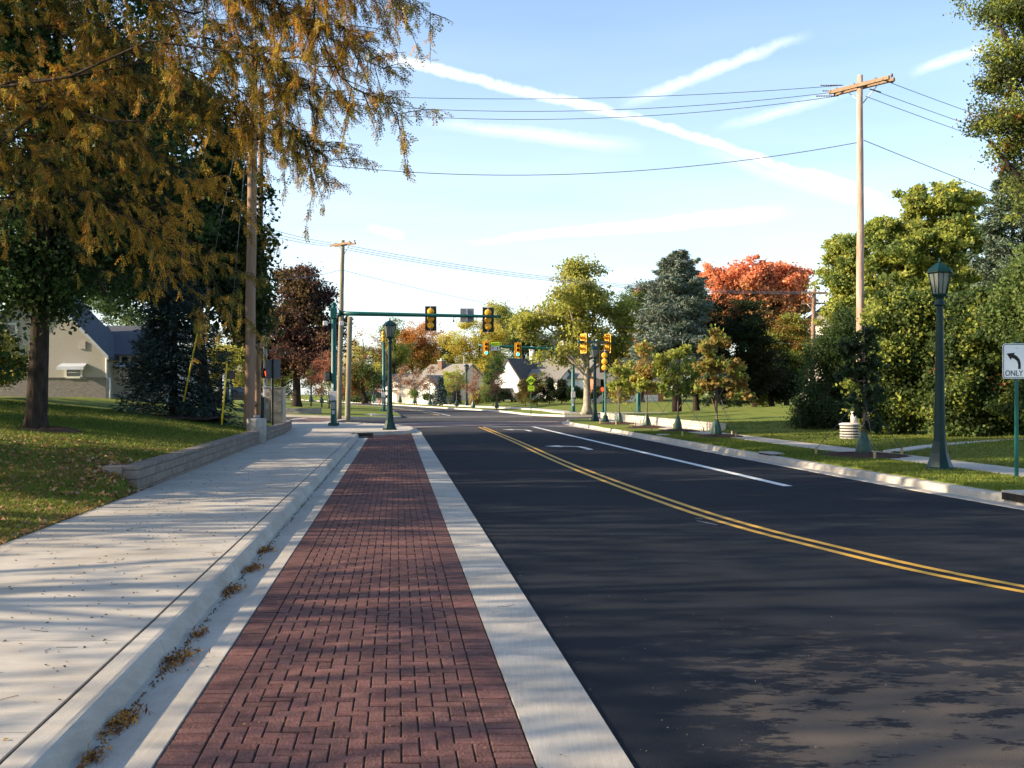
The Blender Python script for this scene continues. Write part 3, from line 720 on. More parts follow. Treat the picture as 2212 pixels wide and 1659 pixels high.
def turn_arrow(c, sc):
    """white left-turn arrow: shaft, bend and head (plan)"""
    q = [(0.10, -1.35), (0.30, -1.35), (0.30, -0.1), (0.18, 0.28), (-0.08, 0.52), (-0.42, 0.60), (-0.42, 0.92), (-1.0, 0.46), (-0.42, 0.02), (-0.42, 0.33), (-0.12, 0.26), (0.06, 0.10), (0.10, -0.12)]
    mb = MB(); vs = []
    for x, y in q: p = SY(c[0]+x*sc, c[1]+y*sc*1.25); vs.append((p.x, p.y, 0.005))
    mb.add(vs, [[0, 1, 2, 12], [12, 2, 3, 11], [11, 3, 4, 10], [10, 4, 5, 9], [9, 5, 6, 7, 8]])
    return tag(mb.build('turn_arrow', 'mark_white'), kind='structure')
turn_arrow((5.9, 34.3), 0.95); turn_arrow((6.1, 50.5), 0.95)
for a, b in (((1500, 1120), (1518, 1121)), ((1505, 1125), (1550, 1135)), ((1935, 1057), (2010, 1057))):
    ribbon('survey_mark', 'mark_white', [G(*a), G(*b)], 0.010, 0.005)

# storm inlets, drain grate
for i, (px, py, lb) in enumerate(((2205, 1086, 'dark storm inlet in the kerb nearest the ONLY sign'), (1656, 990, 'dark storm inlet in the kerb left of the ribbed concrete riser'), (1425, 947, 'small dark storm inlet in the kerb below the young orange tree'))):
    c = G(px, py, 0.05); d = Vector((-0.1107, 1, 0)).normalized(); M = Matrix.Translation(c) @ Matrix.Rotation(math.atan2(d.y, d.x), 4, 'Z')
    o = empty('storm_inlet', (0, 0, 0), 0, lb, 'storm drain', 'storm inlets in the far kerb')
    L_ = 0.42 if i < 2 else 0.3
    mb = MB(); mb.box(-L_, L_, -0.30, 0.06, 0.015, 0.128, M); mb.build('box', 'iron', o)
    mb = MB(); mb.box(-L_-0.02, L_+0.02, -0.32, 0.05, 0.129, 0.158, M); mb.build('lid', 'cement', o)
o = empty('drain_grate', G(782, 946, 0), 0, 'iron drain grate at the end of the brick parking bay', 'drain')
mb = MB()
for k in range(9): mb.box(-0.36+k*0.085, -0.325+k*0.085, -0.28, 0.28, 0.015, 0.035)
mb.box(-0.4, 0.4, -0.33, -0.28, 0.012, 0.033); mb.box(-0.4, 0.4, 0.28, 0.33, 0.012, 0.033); mb.build('bars', 'iron', o)
mb = MB(); mb.box(-0.42, 0.42, -0.1, 0.35, 0.04, 0.17); mb.location = None; q = mb.build('inlet_hood', 'iron', o); q.location = (-0.1, 0.62, 0)

# ------------------------------------------------------------------ retaining walls
def block_wall(name, label, path, ztop, zfoot, m, course=0.152, blen=0.42, thick=0.24, cap=0.07, col=(0.21, 0.18, 0.155), end_steps=True, side=-1):
    root = empty(name, (0, 0, 0), 0, label, 'wall')
    pp = resample_n(path, 400); d = [0]
    for a, b in zip(pp, pp[1:]): d.append(d[-1]+(b-a).length)
    Lw = d[-1]; rg = np.random.default_rng(int(Lw*10))
    def at(t):
        t = min(max(t, 0), Lw-1e-4); i = min(int(np.searchsorted(d, t)), 399); i = max(i, 1)
        f = (t-d[i-1])/max(1e-9, d[i]-d[i-1]); p = pp[i-1].lerp(pp[i], f); k0, k1 = max(0, i-6), min(399, i+6); q = (pp[k1]-pp[k0]).normalized(); return p, q
    ncourse = int(math.ceil((ztop-cap-zfoot)/course)); mb = MB(); mb.col = col
    def block(t0, t1, z0, z1, o0, o1):
        p, q = at((t0+t1)/2); nr = Vector((q.y, -q.x))*side
        a, b = p-q*(t1-t0)/2, p+q*(t1-t0)/2
        M = Matrix(((q.x, nr.x, 0, p.x), (q.y, nr.y, 0, p.y), (0, 0, 1, 0), (0, 0, 0, 1)))
        L2 = (t1-t0)/2; k = rg.uniform(0.88, 1.1); mb.col = tuple(c*k for c in col)
        mb.box(-L2+0.003, L2-0.003, o0+rg.normal(0, 0.003), o1, z0+0.003, z1-0.003, M, bev=0.010)
    for c in range(ncourse):
        z1 = ztop-cap-c*course; z0 = max(z1-course, zfoot-0.05); t = -(0.5*blen if c % 2 else 0)+0.02*c
        if z1-z0 < 0.03: continue
        while t < Lw:
            a, b = max(t, 0), min(t+blen, Lw)
            if b-a > 0.06: block(a, b, z0, z1, -0.006*(ncourse-c), thick)
            t += blen
    mb.build('wall_blocks', m, root)
    mb = MB(); mb.col = col; t = 0
    while t < Lw:
        b = min(t+0.36, Lw)
        if b-t > 0.05: block(t, b, ztop-cap, ztop, -0.018, thick+0.03)
        t += 0.36
    mb.build('cap', m, root); return root
wl = [SY(walk_l(y)-0.02, y) for y in (17.0, 20, 25, 30, 33.4)]
block_wall('retaining_wall', 'grey block retaining wall beside the left sidewalk ending in stepped courses', wl, 0.575, 0.14, 'wall_block')
wl2 = [SY(walk_l(34.1)-0.02, 34.1), SY(walk_l(38)-.02, 38), SY(walk_l(43)-0.06, 43), SY(-4.72, 46), (-10.35, 48.8), (-11.5, 51), (-13.8, 53.6)]
block_wall('retaining_wall', 'curved grey block wall past the concrete cylinder towards the corner', wl2, 0.56, 0.13, 'wall_block')
# the stepped return of the near wall into the bank
st = empty('wall_return', (0, 0, 0), 0, 'stepped end blocks of the left retaining wall, set into the bank', 'wall')
mb = MB(); mb.col = (0.24, 0.205, 0.175)
p0 = SY(walk_l(17), 17); d2 = Vector((-0.1107, 1, 0)).normalized(); M0 = Matrix.Translation((p0.x, p0.y, 0)) @ Matrix.Rotation(math.atan2(-d2.x, d2.y), 4, 'Z')
mb.box(-0.56, -0.255, -0.05, 0.30, 0.40, 0.575, M0, 0.006); mb.box(-0.62, -0.26, -0.14, 0.20, 0.20, 0.352, M0, 0.006); mb.box(-0.50, -0.265, -0.16, 0.1, 0.03, 0.197, M0, 0.006)
mb.box(-0.30, 0.02, -0.17, -0.004, 0.05, 0.196, M0, 0.006)
mb.build('wall_blocks', 'wall_block', st)
block_wall('retaining_wall', 'long pale low block wall along the far right sidewalk behind the young trees', [SY(13.36, 43), SY(13.4, 55), SY(13.42, 68.5)], 0.53, 0.16, 'wall_block_pale', col=(0.56, 0.50, 0.40), side=1)
block_wall('retaining_wall', 'low dark grey wall edging the lawn beyond the cross street', [(-21.5, 76.2), (-17.5, 75.4), (-13.8, 75.2)], 0.72, 0.2, 'wall_block', col=(0.25, 0.24, 0.24))

# ------------------------------------------------------------------ street furniture
def signal_head(name, label, c, facing, lit=None, scale=1.0, group='vehicle signal heads', bordered=True):
    """three-section signal; local front is -Y; c = centre"""
    o = empty(name, c, facing, label, 'traffic light', group, scale)
    Y_ = 'signal_yellow'
    mb = MB(); mb.box(-0.28, 0.28, 0.0, 0.02, -0.61, 0.61, bev=0.004); mb.build('backplate', 'signal_black', o)
    if bordered:
        mb = MB()
        for b in ((-0.285, -0.215, -0.615, 0.615), (0.215, 0.285, -0.615, 0.615), (-0.215, 0.215, -0.615, -0.55), (-0.215, 0.215, 0.55, 0.615)):
            mb.box(b[0], b[1], -0.012, -0.003, b[2], b[3])
        mb.build('border', Y_, o)
    mb = MB()
    for k in (-1, 0, 1):
        z = k*0.345
        mb.box(-0.165, 0.165, -0.06, -0.0125, z-0.165, z+0.165, bev=0.012)
        M = Matrix.Translation((0, 0.0225, z)) @ Matrix.Rotation(R(-90), 4, 'X')
        prof = [(0.17, 0.0), (0.168, 0.07), (0.15, 0.13), (0.11, 0.155), (0.05, 0.165)]
        vs = [M @ Vector((r*math.cos(a*math.pi/9), r*math.sin(a*math.pi/9), zz)) for r, zz in prof for a in range(18)]
        mb.add(vs, [[i*18+a, i*18+(a+1) % 18, (i+1)*18+(a+1) % 18, (i+1)*18+a] for i in range(4) for a in range(18)]+[[4*18+a for a in range(18)]], True)
    mb.box(-0.05, 0.05, 0.0225, 0.09, -0.5, 0.5)
    mb.build('housing', Y_, o)
    for k, nm in ((1, 'red'), (0, 'amber'), (-1, 'green')):
        z = k*0.345
        mb = MB(); vs = []; n = 14
        for i in range(n+1):
            a = R(-35)+(R(250))*i/n
            for yy, rr in ((-0.06, 0.145), (-0.27 if 2 < i < n-2 else -0.2, 0.140)): vs.append((rr*math.cos(a), yy, z+rr*math.sin(a)))
        for i in range(n+1):
            a = R(-35)+(R(250))*i/n
            for yy, rr in ((-0.06, 0.138), (-0.27 if 2 < i < n-2 else -0.2, 0.133)): vs.append((rr*math.cos(a), yy, z+rr*math.sin(a)))
        b = 2*(n+1)
        fs = [[2*i, 2*i+1, 2*i+3, 2*i+2] for i in range(n)]+[[b+2*i, b+2*i+2, b+2*i+3, b+2*i+1] for i in range(n)]+[[2*i+1, b+2*i+1, b+2*i+3, 2*i+3] for i in range(n)]
        mb.add(vs, fs, True); mb.build('visor', Y_, o)
        mb = MB(); M = Matrix.Translation((0, -0.055, z)) @ Matrix.Rotation(R(90), 4, 'X')
        prof = [(0.13, 0.0), (0.12, 0.02), (0.07, 0.035), (0.01, 0.04)]
        vs = [M @ Vector((r*math.cos(a*math.pi/8), r*math.sin(a*math.pi/8), zz)) for r, zz in prof for a in range(16)]
        mb.add(vs, [[i*16+a, i*16+(a+1) % 16, (i+1)*16+(a+1) % 16, (i+1)*16+a] for i in range(3) for a in range(16)]+[[3*16+a for a in range(16)]], True)
        mb.build('lens', 'lens_green' if (lit == nm) else 'lens_off_'+nm, o)
    mb = MB(); mb.tube([(0, 0.12, 0.72), (0, 0.12, -0.72)], 0.016, 6); mb.build('mount', 'galv', o)
    return o
def ped_signal(label, c, facing, hand=False, scale=1.0):
    o = empty('pedestrian_signal', c, facing, label, 'crossing signal', 'pedestrian signals', scale)
    mb = MB(); mb.box(-0.21, 0.21, 0.0, 0.2, -0.23, 0.23, bev=0.02); mb.box(-0.23, 0.23, -0.12, 0.0, 0.2, 0.225); mb.box(-0.23, -0.205, -0.12, 0.0, -0.22, 0.2); mb.box(0.205, 0.23, -0.12, 0, -0.22, 0.2)
    mb.build('housing', 'signal_black', o)
    mb = MB(); mb.box(-0.19, 0.19, -0.012, -0.002, -0.19, 0.19); mb.build('screen', 'glass_dark', o)
    if hand:
        mb = MB(); q = [(-0.07, -0.16), (0.08, -0.16), (0.10, -0.06), (0.17, 0.03), (0.14, 0.06), (0.09, 0.02), (0.09, 0.13), (0.055, 0.15), (0.05, 0.05), (0.04, 0.17), (0.0, 0.18), (0.0, 0.05), (-0.02, 0.16), (-0.055, 0.15), (-0.05, 0.03), (-0.075, 0.10), (-0.11, 0.08), (-0.09, -0.06)]
        mb.prism(q, -0.024, -0.014); mb.build('raised_hand', 'lens_hand', o)
    for z in (0.12, -0.12): mb = MB(); mb.tube([(0.21, 0.1, z), (0.32, 0.1, z)], 0.02, 6); mb.build('bracket', 'dark_green_paint', o)
    return o
def signal_pole(label, base, h, r, arm=None, r_arm=(0.12, 0.07), cams=False, boxes=False, group='green signal poles'):
    o = empty('signal_pole', base, 0, label, 'signal pole', group)
    mb = MB(); mb.lathe([(r*1.02, 0.06), (r, 0.1), (r*0.72, h), (r*0.5, h+0.02)], 16); mb.build('post', 'green_paint', o)
    mb = MB(); mb.box(-r*1.55, r*1.55, -r*1.55, r*1.55, 0.03, 0.07)
    for sx in (-1, 1):
        for sy in (-1, 1): mb.lathe([(0.045, 0.05), (0.045, 0.16), (0.02, 0.2)], 8, (sx*r*1.25, sy*r*1.25, 0))
    mb.build('base_plate', 'green_paint', o)
    mb = MB(); mb.lathe([(r*0.76, h-0.02), (r*0.76, h+0.04), (r*0.3, h+0.10)], 14); mb.build('cap', 'green_paint', o)
    if arm is not None:
        a, b = Vector(arm[0])-Vector(base), Vector(arm[1])-Vector(base)
        mb = MB(); n = 8; mb.tube([a.lerp(b, i/n) for i in range(n+1)], [r_arm[0]+(r_arm[1]-r_arm[0])*i/n for i in range(n+1)], 14); mb.build('mast_arm', 'green_paint', o)
        mb = MB(); dd = (b-a).normalized(); mb.tube([a-dd*0.02, a+dd*0.07], r_arm[0]*1.5, 12); mb.box(-r*1.0, r*1.0, -r*1.0, r*1.0, a.z-0.26, a.z+0.26, bev=0.02); mb.build('flange', 'green_paint', o)
    if cams:
        z = cams
        for sx in (-1, 1):
            mb = MB(); mb.tube([(sx*r*0.7, 0, z), (sx*0.34, -0.05, z)], 0.02, 6); mb.box(sx*0.40-0.11, sx*0.40+0.11, -0.17, 0.02, z-0.14, z+0.10, bev=0.03); mb.build('detector', 'silver_metal', o)
    if boxes:
        mb = MB(); mb.box(-0.17, 0.17, -r*0.95-0.12, -r*0.95, 1.28, 1.75, bev=0.015); mb.lathe([(0.07, 0), (0.06, 0.05)], 10, (0, 0, 1.5)) if False else None; mb.build('control_box', 'silver_metal', o)
        mb = MB(); mb.box(-0.10, 0.10, -r*0.98-0.06, -r*0.98, 0.86, 1.2, bev=0.01); mb.build('push_button', 'grey_metal', o)
        mb = MB(); mb.box(-0.06, 0.06, -r*0.98-0.05, -r*0.98, 0.6, 0.8, bev=0.01); mb.build('plate', 'silver_metal', o)
        mb = MB(); mb.tube([(0, -r-0.05, 1.75), (0, -r-0.05, 2.1)], 0.022, 6); mb.build('conduit', 'silver_metal', o)
    return o
# near left mast arm
b1 = G(721, 921, 0.146); Y1 = b1.y
a0, a1 = P(733, 677, Y1-0.0), P(1083, 684, Y1)
signal_pole('tall green signal pole on the left corner, its long arm carrying two rear facing signals', b1, P(721, 657, Y1).z-b1.z, 0.155, (a0, a1), (0.115, 0.07), cams=P(721, 698, Y1).z-b1.z, boxes=True)
signal_head('traffic_signal', 'signal head seen from behind, nearer the pole on the left mast arm', P(930.5, 688, Y1+0.28), R(180), None, 1.0)
signal_head('traffic_signal', 'signal head seen from behind at the free end of the left mast arm', P(1054.5, 690.5, Y1+0.28), R(180), None, 1.0)
o = empty('sign', P(1009, 681, Y1+0.2), 0, 'grey back of a square sign clamped between the two signals on the left arm', 'sign')
mb = MB(); mb.box(-0.34, 0.34, 0, 0.012, -0.34, 0.34, bev=0.003); mb.build('plate', 'sign_back', o)
mb = MB(); mb.box(-0.03, 0.03, -0.04, -0.002, -0.3, 0.3); mb.box(-0.05, 0.05, -0.06, -0.04, 0.02, 0.1); mb.build('bracket', 'galv', o)
mb = MB(); p = P(980, 681, Y1); 
o = empty('signal_detector', p, 0, 'tiny dark detector hanging under the left mast arm between signal and sign', 'detector')
mb.tube([(0, 0, -0.05), (0, 0, -0.22)], 0.012, 6); mb.lathe([(0.03, -0.34), (0.045, -0.3), (0.03, -0.22)], 8); mb.build('body', 'signal_black', o)
ped_signal('black crossing signal box on the left side of the big green corner pole', P(711, 813, Y1), R(30))
# far right mast arm with green lights
b2 = P(1238, 893, 84); 
signal_pole('green signal pole near the pale barked tree, its arm carrying two green lights', b2, P(1238, 746, 84).z-b2.z, 0.17, (P(1234, 756, 84), P(1033, 745.5, 84)), (0.15, 0.08), boxes=True)
signal_head('traffic_signal', 'lit green signal at the left tip of the far mast arm beside the lime sign', P(1050.5, 753, 83.6), 0, 'green', 0.98)
signal_head('traffic_signal', 'lit green signal on the far mast arm above the white house roof', P(1119, 756.3, 83.6), 0, 'green', 0.98)
def text(name, s, size, loc, m, parent, rot=(R(90), 0, 0), align='CENTER', ex=0.0015, squeeze=1.0):
    c = bpy.data.curves.new(name, 'FONT'); c.body = s; c.size = size; c.extrude = ex; c.align_x = align; c.align_y = 'CENTER'; c.materials.append(MATS[m])
    t = bpy.data.objects.new(name, c); me = bpy.data.meshes.new_from_object(t); bpy.data.objects.remove(t)
    o = bpy.data.objects.new(name, me); COL.objects.link(o); o.parent = parent; o.location = loc; o.rotation_euler = rot; o.scale = (squeeze, 1, 1); return o
o = empty('sign', P(1069.5, 748, 83.7), 0, 'lime and white turning vehicles yield sign on the far mast arm', 'sign')
mb = MB(); mb.box(-0.34, 0.34, 0, 0.01, 0.0, 0.34); mb.build('lime_plate', 'sign_lime', o)
mb = MB(); mb.box(-0.34, 0.34, 0, 0.01, -0.33, -0.004); mb.build('white_plate', 'sign_white', o)
text('lettering', 'TURNING\nVEHICLES', 0.115, (0.09, -0.006, 0.17), 'sign_black', o, squeeze=0.75)
mb = MB(); mb.prism([(-0.30, 0.20), (-0.22, 0.27), (-0.22, 0.225), (-0.12, 0.225), (-0.12, 0.12), (-0.165, 0.12), (-0.165, 0.18), (-0.22, 0.18), (-0.22, 0.135)], -0.006, -0.001); mb.build('arrow', 'sign_black', o)
mb = MB(); mb.prism([(-0.29, -0.07), (-0.09, -0.07), (-0.19, -0.25)], -0.004, -0.001); mb.build('yield_triangle', 'sign_red', o)
mb = MB(); mb.prism([(-0.235, -0.10), (-0.145, -0.10), (-0.19, -0.185)], -0.008, -0.0045); mb.build('triangle_centre', 'sign_white', o)
text('lettering', 'TO', 0.09, (0.02, -0.006, -0.16), 'sign_black', o)
mb = MB(); mb.prism([(0.15, -0.27), (0.18, -0.27), (0.21, -0.18), (0.25, -0.27), (0.28, -0.27), (0.235, -0.14), (0.27, -0.13), (0.26, -0.11), (0.22, -0.1), (0.18, -0.12), (0.16, -0.16), (0.14, -0.15), (0.17, -0.09), (0.20, -0.075), (0.19, -0.04), (0.225, -0.03), (0.235, -0.07), (0.23, -0.09), (0.24, -0.16)][:16], -0.006, -0.001); mb.build('walking_figure', 'sign_black', o)
# right mast arm across the side street
b3 = P(1379, 893, 83); tip = P(1250, 738.5, 70); j3 = P(1377, 741.5, 83)
signal_pole('green signal pole among the blue spruce branches whose arm comes towards the camera', b3, P(1379, 738, 83).z-b3.z, 0.19, (j3, tip), (0.15, 0.09))
signal_head('traffic_signal', 'yellow signal facing left at the tip of the right arm by the pale trunk', P(1260.5, 742, 71.0), R(-52), None, 1.08)
signal_head('traffic_signal', 'yellow signal facing left on the right arm above the rear facing corner signal', P(1313, 742, 76.0), R(-52), None, 1.14)
o = empty('signal_detector', P(1287, 746, 73), 0, 'small round white detector under the right arm between two yellow signals', 'detector')
mb = MB(); mb.lathe([(0.02, -0.12), (0.09, -0.08), (0.10, 0.0), (0.06, 0.08), (0.02, 0.16)], 12); mb.build('body', 'sign_white', o)
# short signal post on right near corner
b4 = G(1308, 911.5, 0.154); o = empty('signal_post', b4, 0, 'slim green post with flared foot and rear facing signal on the right corner', 'signal post')
H4 = P(1308, 765, b4.y).z-b4.z
mb = MB(); mb.lathe([(0.075, 0.3), (0.06, 0.35), (0.06, H4), (0.03, H4+0.02)], 12); mb.build('post', 'green_paint', o)
mb = MB(); mb.lathe([(0.23, 0), (0.23, 0.05), (0.17, 0.12), (0.13, 0.32), (0.08, 0.4)], 8, smooth=False); mb.build('foot', 'dark_green_paint', o)
signal_head('traffic_signal', 'signal seen from behind on the slim green post at the right corner', P(1306, 781, b4.y-0.02), R(172), None, 1.02)
b5 = G(1303, 896.5, 0.16); o = empty('signal_post', b5, 0, 'short green post behind the right corner with crossing signal and lit red hand', 'signal post')
H5 = P(1303, 846, b5.y).z-b5.z
mb = MB(); mb.lathe([(0.07, 0.2), (0.06, H5), (0.03, H5+.02)], 10); mb.build('post', 'green_paint', o)
mb = MB(); mb.lathe([(0.24, 0), (0.24, 0.05), (0.14, 0.35), (0.08, 0.45)], 8, smooth=False); mb.build('foot', 'green_paint', o)
ped_signal('black crossing signal box in shade at the right corner above the red hand', P(1297, 827, b5.y-8), R(60), False, 1.1)
ped_signal('crossing signal with a lit red hand at the right corner', P(1301, 841, b5.y-0.3), R(0), True, 0.95)
# far left corner pole
b6 = G(829, 890.5, 0.16)
signal_pole('green signal pole beyond the cross street left of the corner street lamp', b6, P(829, 717, b6.y).z-b6.z, 0.17, None, boxes=True)
mb = MB(); mb.slab([(-0.9, -0.7), (0.9, -0.7), (0.9, 0.7), (-0.9, 0.7)], -0.05, 0.03); q = mb.build('footing', 'cement_pale', None); q.parent = [c for c in COL.objects if c.get('label', '').startswith('green signal pole beyond')][0]
signal_head('traffic_signal', 'small yellow signal half hidden behind the corner street lamp', P(840, 737, b6.y), R(-60), None, 0.95)
signal_head('traffic_signal', 'dark signal seen edge on at the top of the far left green pole', P(829, 727, b6.y-0.3), R(110), None, 0.9)
ped_signal('black crossing signal box between the far left pole and the corner lamp', P(834, 828, b6.y), R(20), False, 1.0)

def lamp(label, base, h):
    o = empty('street_lamp', base, 0, label, 'street lamp', 'green lantern street lamps', h/4.5)
    mb = MB(); mb.lathe([(0.30, 0), (0.30, 0.05), (0.265, 0.07), (0.24, 0.14), (0.17, 0.36), (0.145, 0.58), (0.14, 0.62)], 8, smooth=False, ph=R(22.5)); mb.build('base', 'dark_green_paint', o)
    mb = MB(); mb.lathe([(0.125, 0.62), (0.112, 0.9), (0.098, 1.8), (0.070, 3.45), (0.068, 3.5)], 16, smooth=False); mb.lathe([(0.10, 3.5), (0.11, 3.53), (0.10, 3.56), (0.085, 3.62), (0.085, 3.68), (0.14, 3.72)], 16)
    mb.box(0.07, 0.33, -0.012, 0.012, 3.22, 3.24); mb.build('post', 'dark_green_paint', o)
    ln = empty('lantern', (0, 0, 3.70)); ln.parent = o
    mb = MB(); mb.lathe([(0.13, 0.0), (0.16, 0.02), (0.17, 0.055), (0.155, 0.06)], 6, smooth=False)
    n = 6
    for k in range(n):
        a = 2*math.pi*k/n; p0 = Vector((0.150*math.cos(a), 0.150*math.sin(a), 0.05)); p1 = Vector((0.245*math.cos(a), 0.245*math.sin(a), 0.50)); mb.tube([p0, p1], 0.011, 4)
        a2 = a+math.pi/n; q0 = Vector((0.13*math.cos(a2), 0.13*math.sin(a2), 0.05)); q1 = Vector((0.212*math.cos(a2), 0.212*math.sin(a2), 0.50)); mb.tube([q0, q1], 0.006, 4)
    mb.build('frame', 'dark_green_paint', ln)
    mb = MB(); mb.lathe([(0.255, 0.49), (0.285, 0.505), (0.285, 0.53), (0.235, 0.60), (0.13, 0.68), (0.06, 0.715), (0.03, 0.725)], 6, smooth=False); mb.build('roof', 'dark_green_paint', ln)
    mb = MB(); mb.lathe([(0.02, 0.72), (0.035, 0.75), (0.018, 0.775), (0.03, 0.80), (0.008, 0.83)], 8); mb.build('finial', 'dark_green_paint', ln)
    mb = MB(); n = 6; vs = []
    for r, z in ((0.140, 0.055), (0.235, 0.492)):
        for k in range(n): a = 2*math.pi*k/n; vs.append((r*math.cos(a), r*math.sin(a), z))
    mb.add(vs, [[k, (k+1) % n, (k+1) % n+n, k+n] for k in range(n)]); mb.build('glass', 'lamp_glass', ln)
    mb = MB(); mb.lathe([(0.075, 0.05), (0.075, 0.19), (0.04, 0.21)], 10); mb.build('bulb_socket', 'dark_green_paint', ln)
    return o
for px, pb, pt, lb in ((2030, 1015, 560, 'tall green lantern lamp on the right verge beside the ONLY sign'), (842, 928, 688, 'green lantern lamp on the left corner nose beside the big mast arm pole'),
                       (1285, 910, 744, 'green lantern lamp on the right corner in front of the pale barked tree'), (1008, 876, 785, 'small green lantern lamp by the far kerb between the two houses'),
                       (672, 867, 789, 'dark far lamp in front of the purple leaved tree on the left')):
    z = 0.152 if pb > 900 else 0.3
    if pb == 867: z = 0.75
    b = G(px, pb, z) if pb != 876 else P(px, pb, 116.0); lamp(lb, b, P(px, pt, b.y).z-b.z)

# lane-use sign cut by the frame
b = G(2197, 1031, 0.158); o = empty('road_sign', b, 0, 'white lane sign reading ONLY with a left arrow, on a green post', 'sign')
zt = P(0, 742, b.y).z-b.z; zb = P(0, 818, b.y).z-b.z; x0 = (2165.5-2197)/F*b.y; x1 = x0+0.915; xm = (x0+x1)/2
mb = MB(); mb.box(-0.03, 0.03, 0.0, 0.045, 0, zt+0.04); mb.build('post', 'green_paint', o)
def rrect(x0, x1, z0, z1, r, n=5):
    q = []
    for cx, cz, a0 in ((x1-r, z1-r, 0), (x0+r, z1-r, 90), (x0+r, z0+r, 180), (x1-r, z0+r, 270)):
        for i in range(n+1): a = R(a0+90*i/n); q.append((cx+r*math.cos(a), cz+r*math.sin(a)))
    return q
mb = MB(); mb.prism(rrect(x0, x1, zb, zt, 0.05), -0.006, -0.001); mb.build('plate', 'sign_white', o)
mb = MB(); qo = rrect(x0+0.012, x1-0.012, zb+0.012, zt-0.012, 0.045); qi = rrect(x0+0.024, x1-0.024, zb+0.024, zt-0.024, 0.036); n = len(qo)
vs = [(x, -0.0085, z) for x, z in qo]+[(x, -0.0085, z) for x, z in qi]; mb.add(vs, [[i, (i+1) % n, (i+1) % n+n, i+n] for i in range(n)]); mb.build('border', 'sign_black', o)
text('lettering', 'ONLY', 0.155, (x0+0.215, -0.008, zb+0.10), 'sign_black', o, squeeze=0.82)
hh = zt-zb
arr = [(0.295, 0.185), (0.345, 0.185), (0.345, 0.29), (0.325, 0.37), (0.275, 0.43), (0.215, 0.465), (0.235, 0.495), (0.075, 0.48), (0.155, 0.355), (0.175, 0.40), (0.23, 0.375), (0.275, 0.335), (0.295, 0.28)]
mb = MB(); nn_ = [(x0+x, zb+z) for x, z in arr]
vs = [(x, -0.0085, z) for x, z in nn_]; mb.add(vs, [[0, 1, 2, 12], [12, 2, 3, 11], [11, 3, 4, 10], [10, 4, 5, 9], [5, 6, 7], [5, 7, 8, 9]]); mb.build('arrow', 'sign_black', o)
mb = MB(); mb.box(xm-0.006, xm+0.006, -0.0085, -0.0065, zb+0.03, zb+0.36); mb.build('divider', 'sign_black', o)
mb = MB(); ax = xm+0.16; vs = [(ax+x, -0.0085, zb+z) for x, z in ((-0.028, 0.19), (0.028, 0.19), (0.028, 0.42), (0.09, 0.42), (0, 0.56), (-0.09, 0.42), (-0.028, 0.42))]; mb.add(vs, [[0, 1, 2, 6], [6, 2, 3, 4, 5]]); mb.build('arrow', 'sign_black', o)
mb = MB(); 
for zz in (zt-0.09, zb+0.05): mb.lathe([(0.012, 0), (0.012, 0.01)], 8, (0, 0, 0)) if False else mb.box(-0.01, 0.01, -0.011, -0.006, zz-0.01, zz+0.01)
mb.build('bolt', 'galv', o)
# bicycle / share the road sign
b = G(1147, 889, 0.35); o = empty('road_sign', b, 0, 'lime diamond over a small lime plate on a thin post before the white house', 'sign')
def zz(py): return P(0, py, b.y).z-b.z
k = b.y/F
mb = MB(); mb.tube([(0, 0.03, -0.3), (0, 0.03, zz(814))], 0.03, 6); mb.build('post', 'green_paint', o)
zc = zz(821.5); q = 10.5*k
mb = MB(); mb.prism([(0, zc+q), (q, zc), (0, zc-q), (-q, zc)], -0.012, -0.002); mb.build('diamond_plate', 'sign_lime', o)
mb = MB()
for sx in (-0.17, 0.17):
    mb.lathe([(0.001, 0), (0.001, 0)], 3) if False else None
    ring = [(sx+0.10*math.cos(a), -0.018, zc-0.06+0.10*math.sin(a)) for a in np.linspace(0, 2*math.pi, 13)]; mb.tube(ring, 0.018, 4, cap=False)
mb.tube([(-0.17, -0.018, zc-0.06), (-0.05, -0.018, zc+0.10), (0.10, -0.018, zc+0.10), (0.17, -0.018, zc-0.06), (0.0, -0.018, zc-0.06), (-0.05, -0.018, zc+0.14)], 0.016, 4)
mb.build('bicycle_symbol', 'sign_black', o)
z0, z1 = zz(845.5), zz(831.5); mb = MB(); mb.box(-7*k, 7*k, -0.012, -0.002, z0, z1); mb.build('small_plate', 'sign_lime', o)
text('lettering', 'SHARE\nTHE\nROAD', 0.20, (0, -0.016, (z0+z1)/2), 'sign_black', o)

# left corner cabinets, sign back, poles
def zpx(px, py, Y): return P(px, py, Y)
def boxcab(name, label, px0, px1, pt, pb, Y, dep, m, door=True, rot=0.0, **kw):
    c = P((px0+px1)/2, pb, Y); w = (px1-px0)/F*Y; h = (pb-pt)/F*Y
    o = empty(name, c, rot, label, 'cabinet'); mb = MB(); mb.box(-w/2, w/2, -0.0, dep, -0.35, h-0.05, bev=0.012); mb.build('body', m, o)
    mb = MB(); mb.box(-w/2-0.02, w/2+0.02, -0.03, dep+0.02, h-0.05, h, bev=0.01); mb.build('lid', m, o)
    if door:
        mb = MB(); mb.box(-w/2+0.05, w/2-0.05, -0.02, -0.001, 0.12, h-0.12, bev=0.006); d = mb.build('door', m, o)
        mb = MB(); mb.box(w/2-0.14, w/2-0.10, -0.05, -0.021, h*0.45, h*0.55, bev=0.004); mb.build('handle', 'grey_metal', d)
    return o
YC = 43.0
boxcab('signal_cabinet', 'tall tan metal cabinet behind the black sign post on the left corner', 586, 611, 836, 898, YC, 0.6, 'beige_metal')
o = boxcab('signal_cabinet', 'silver metal cabinet with small square panels left of the tan one', 568, 585, 835, 892, YC+0.3, 0.5, 'silver_metal')
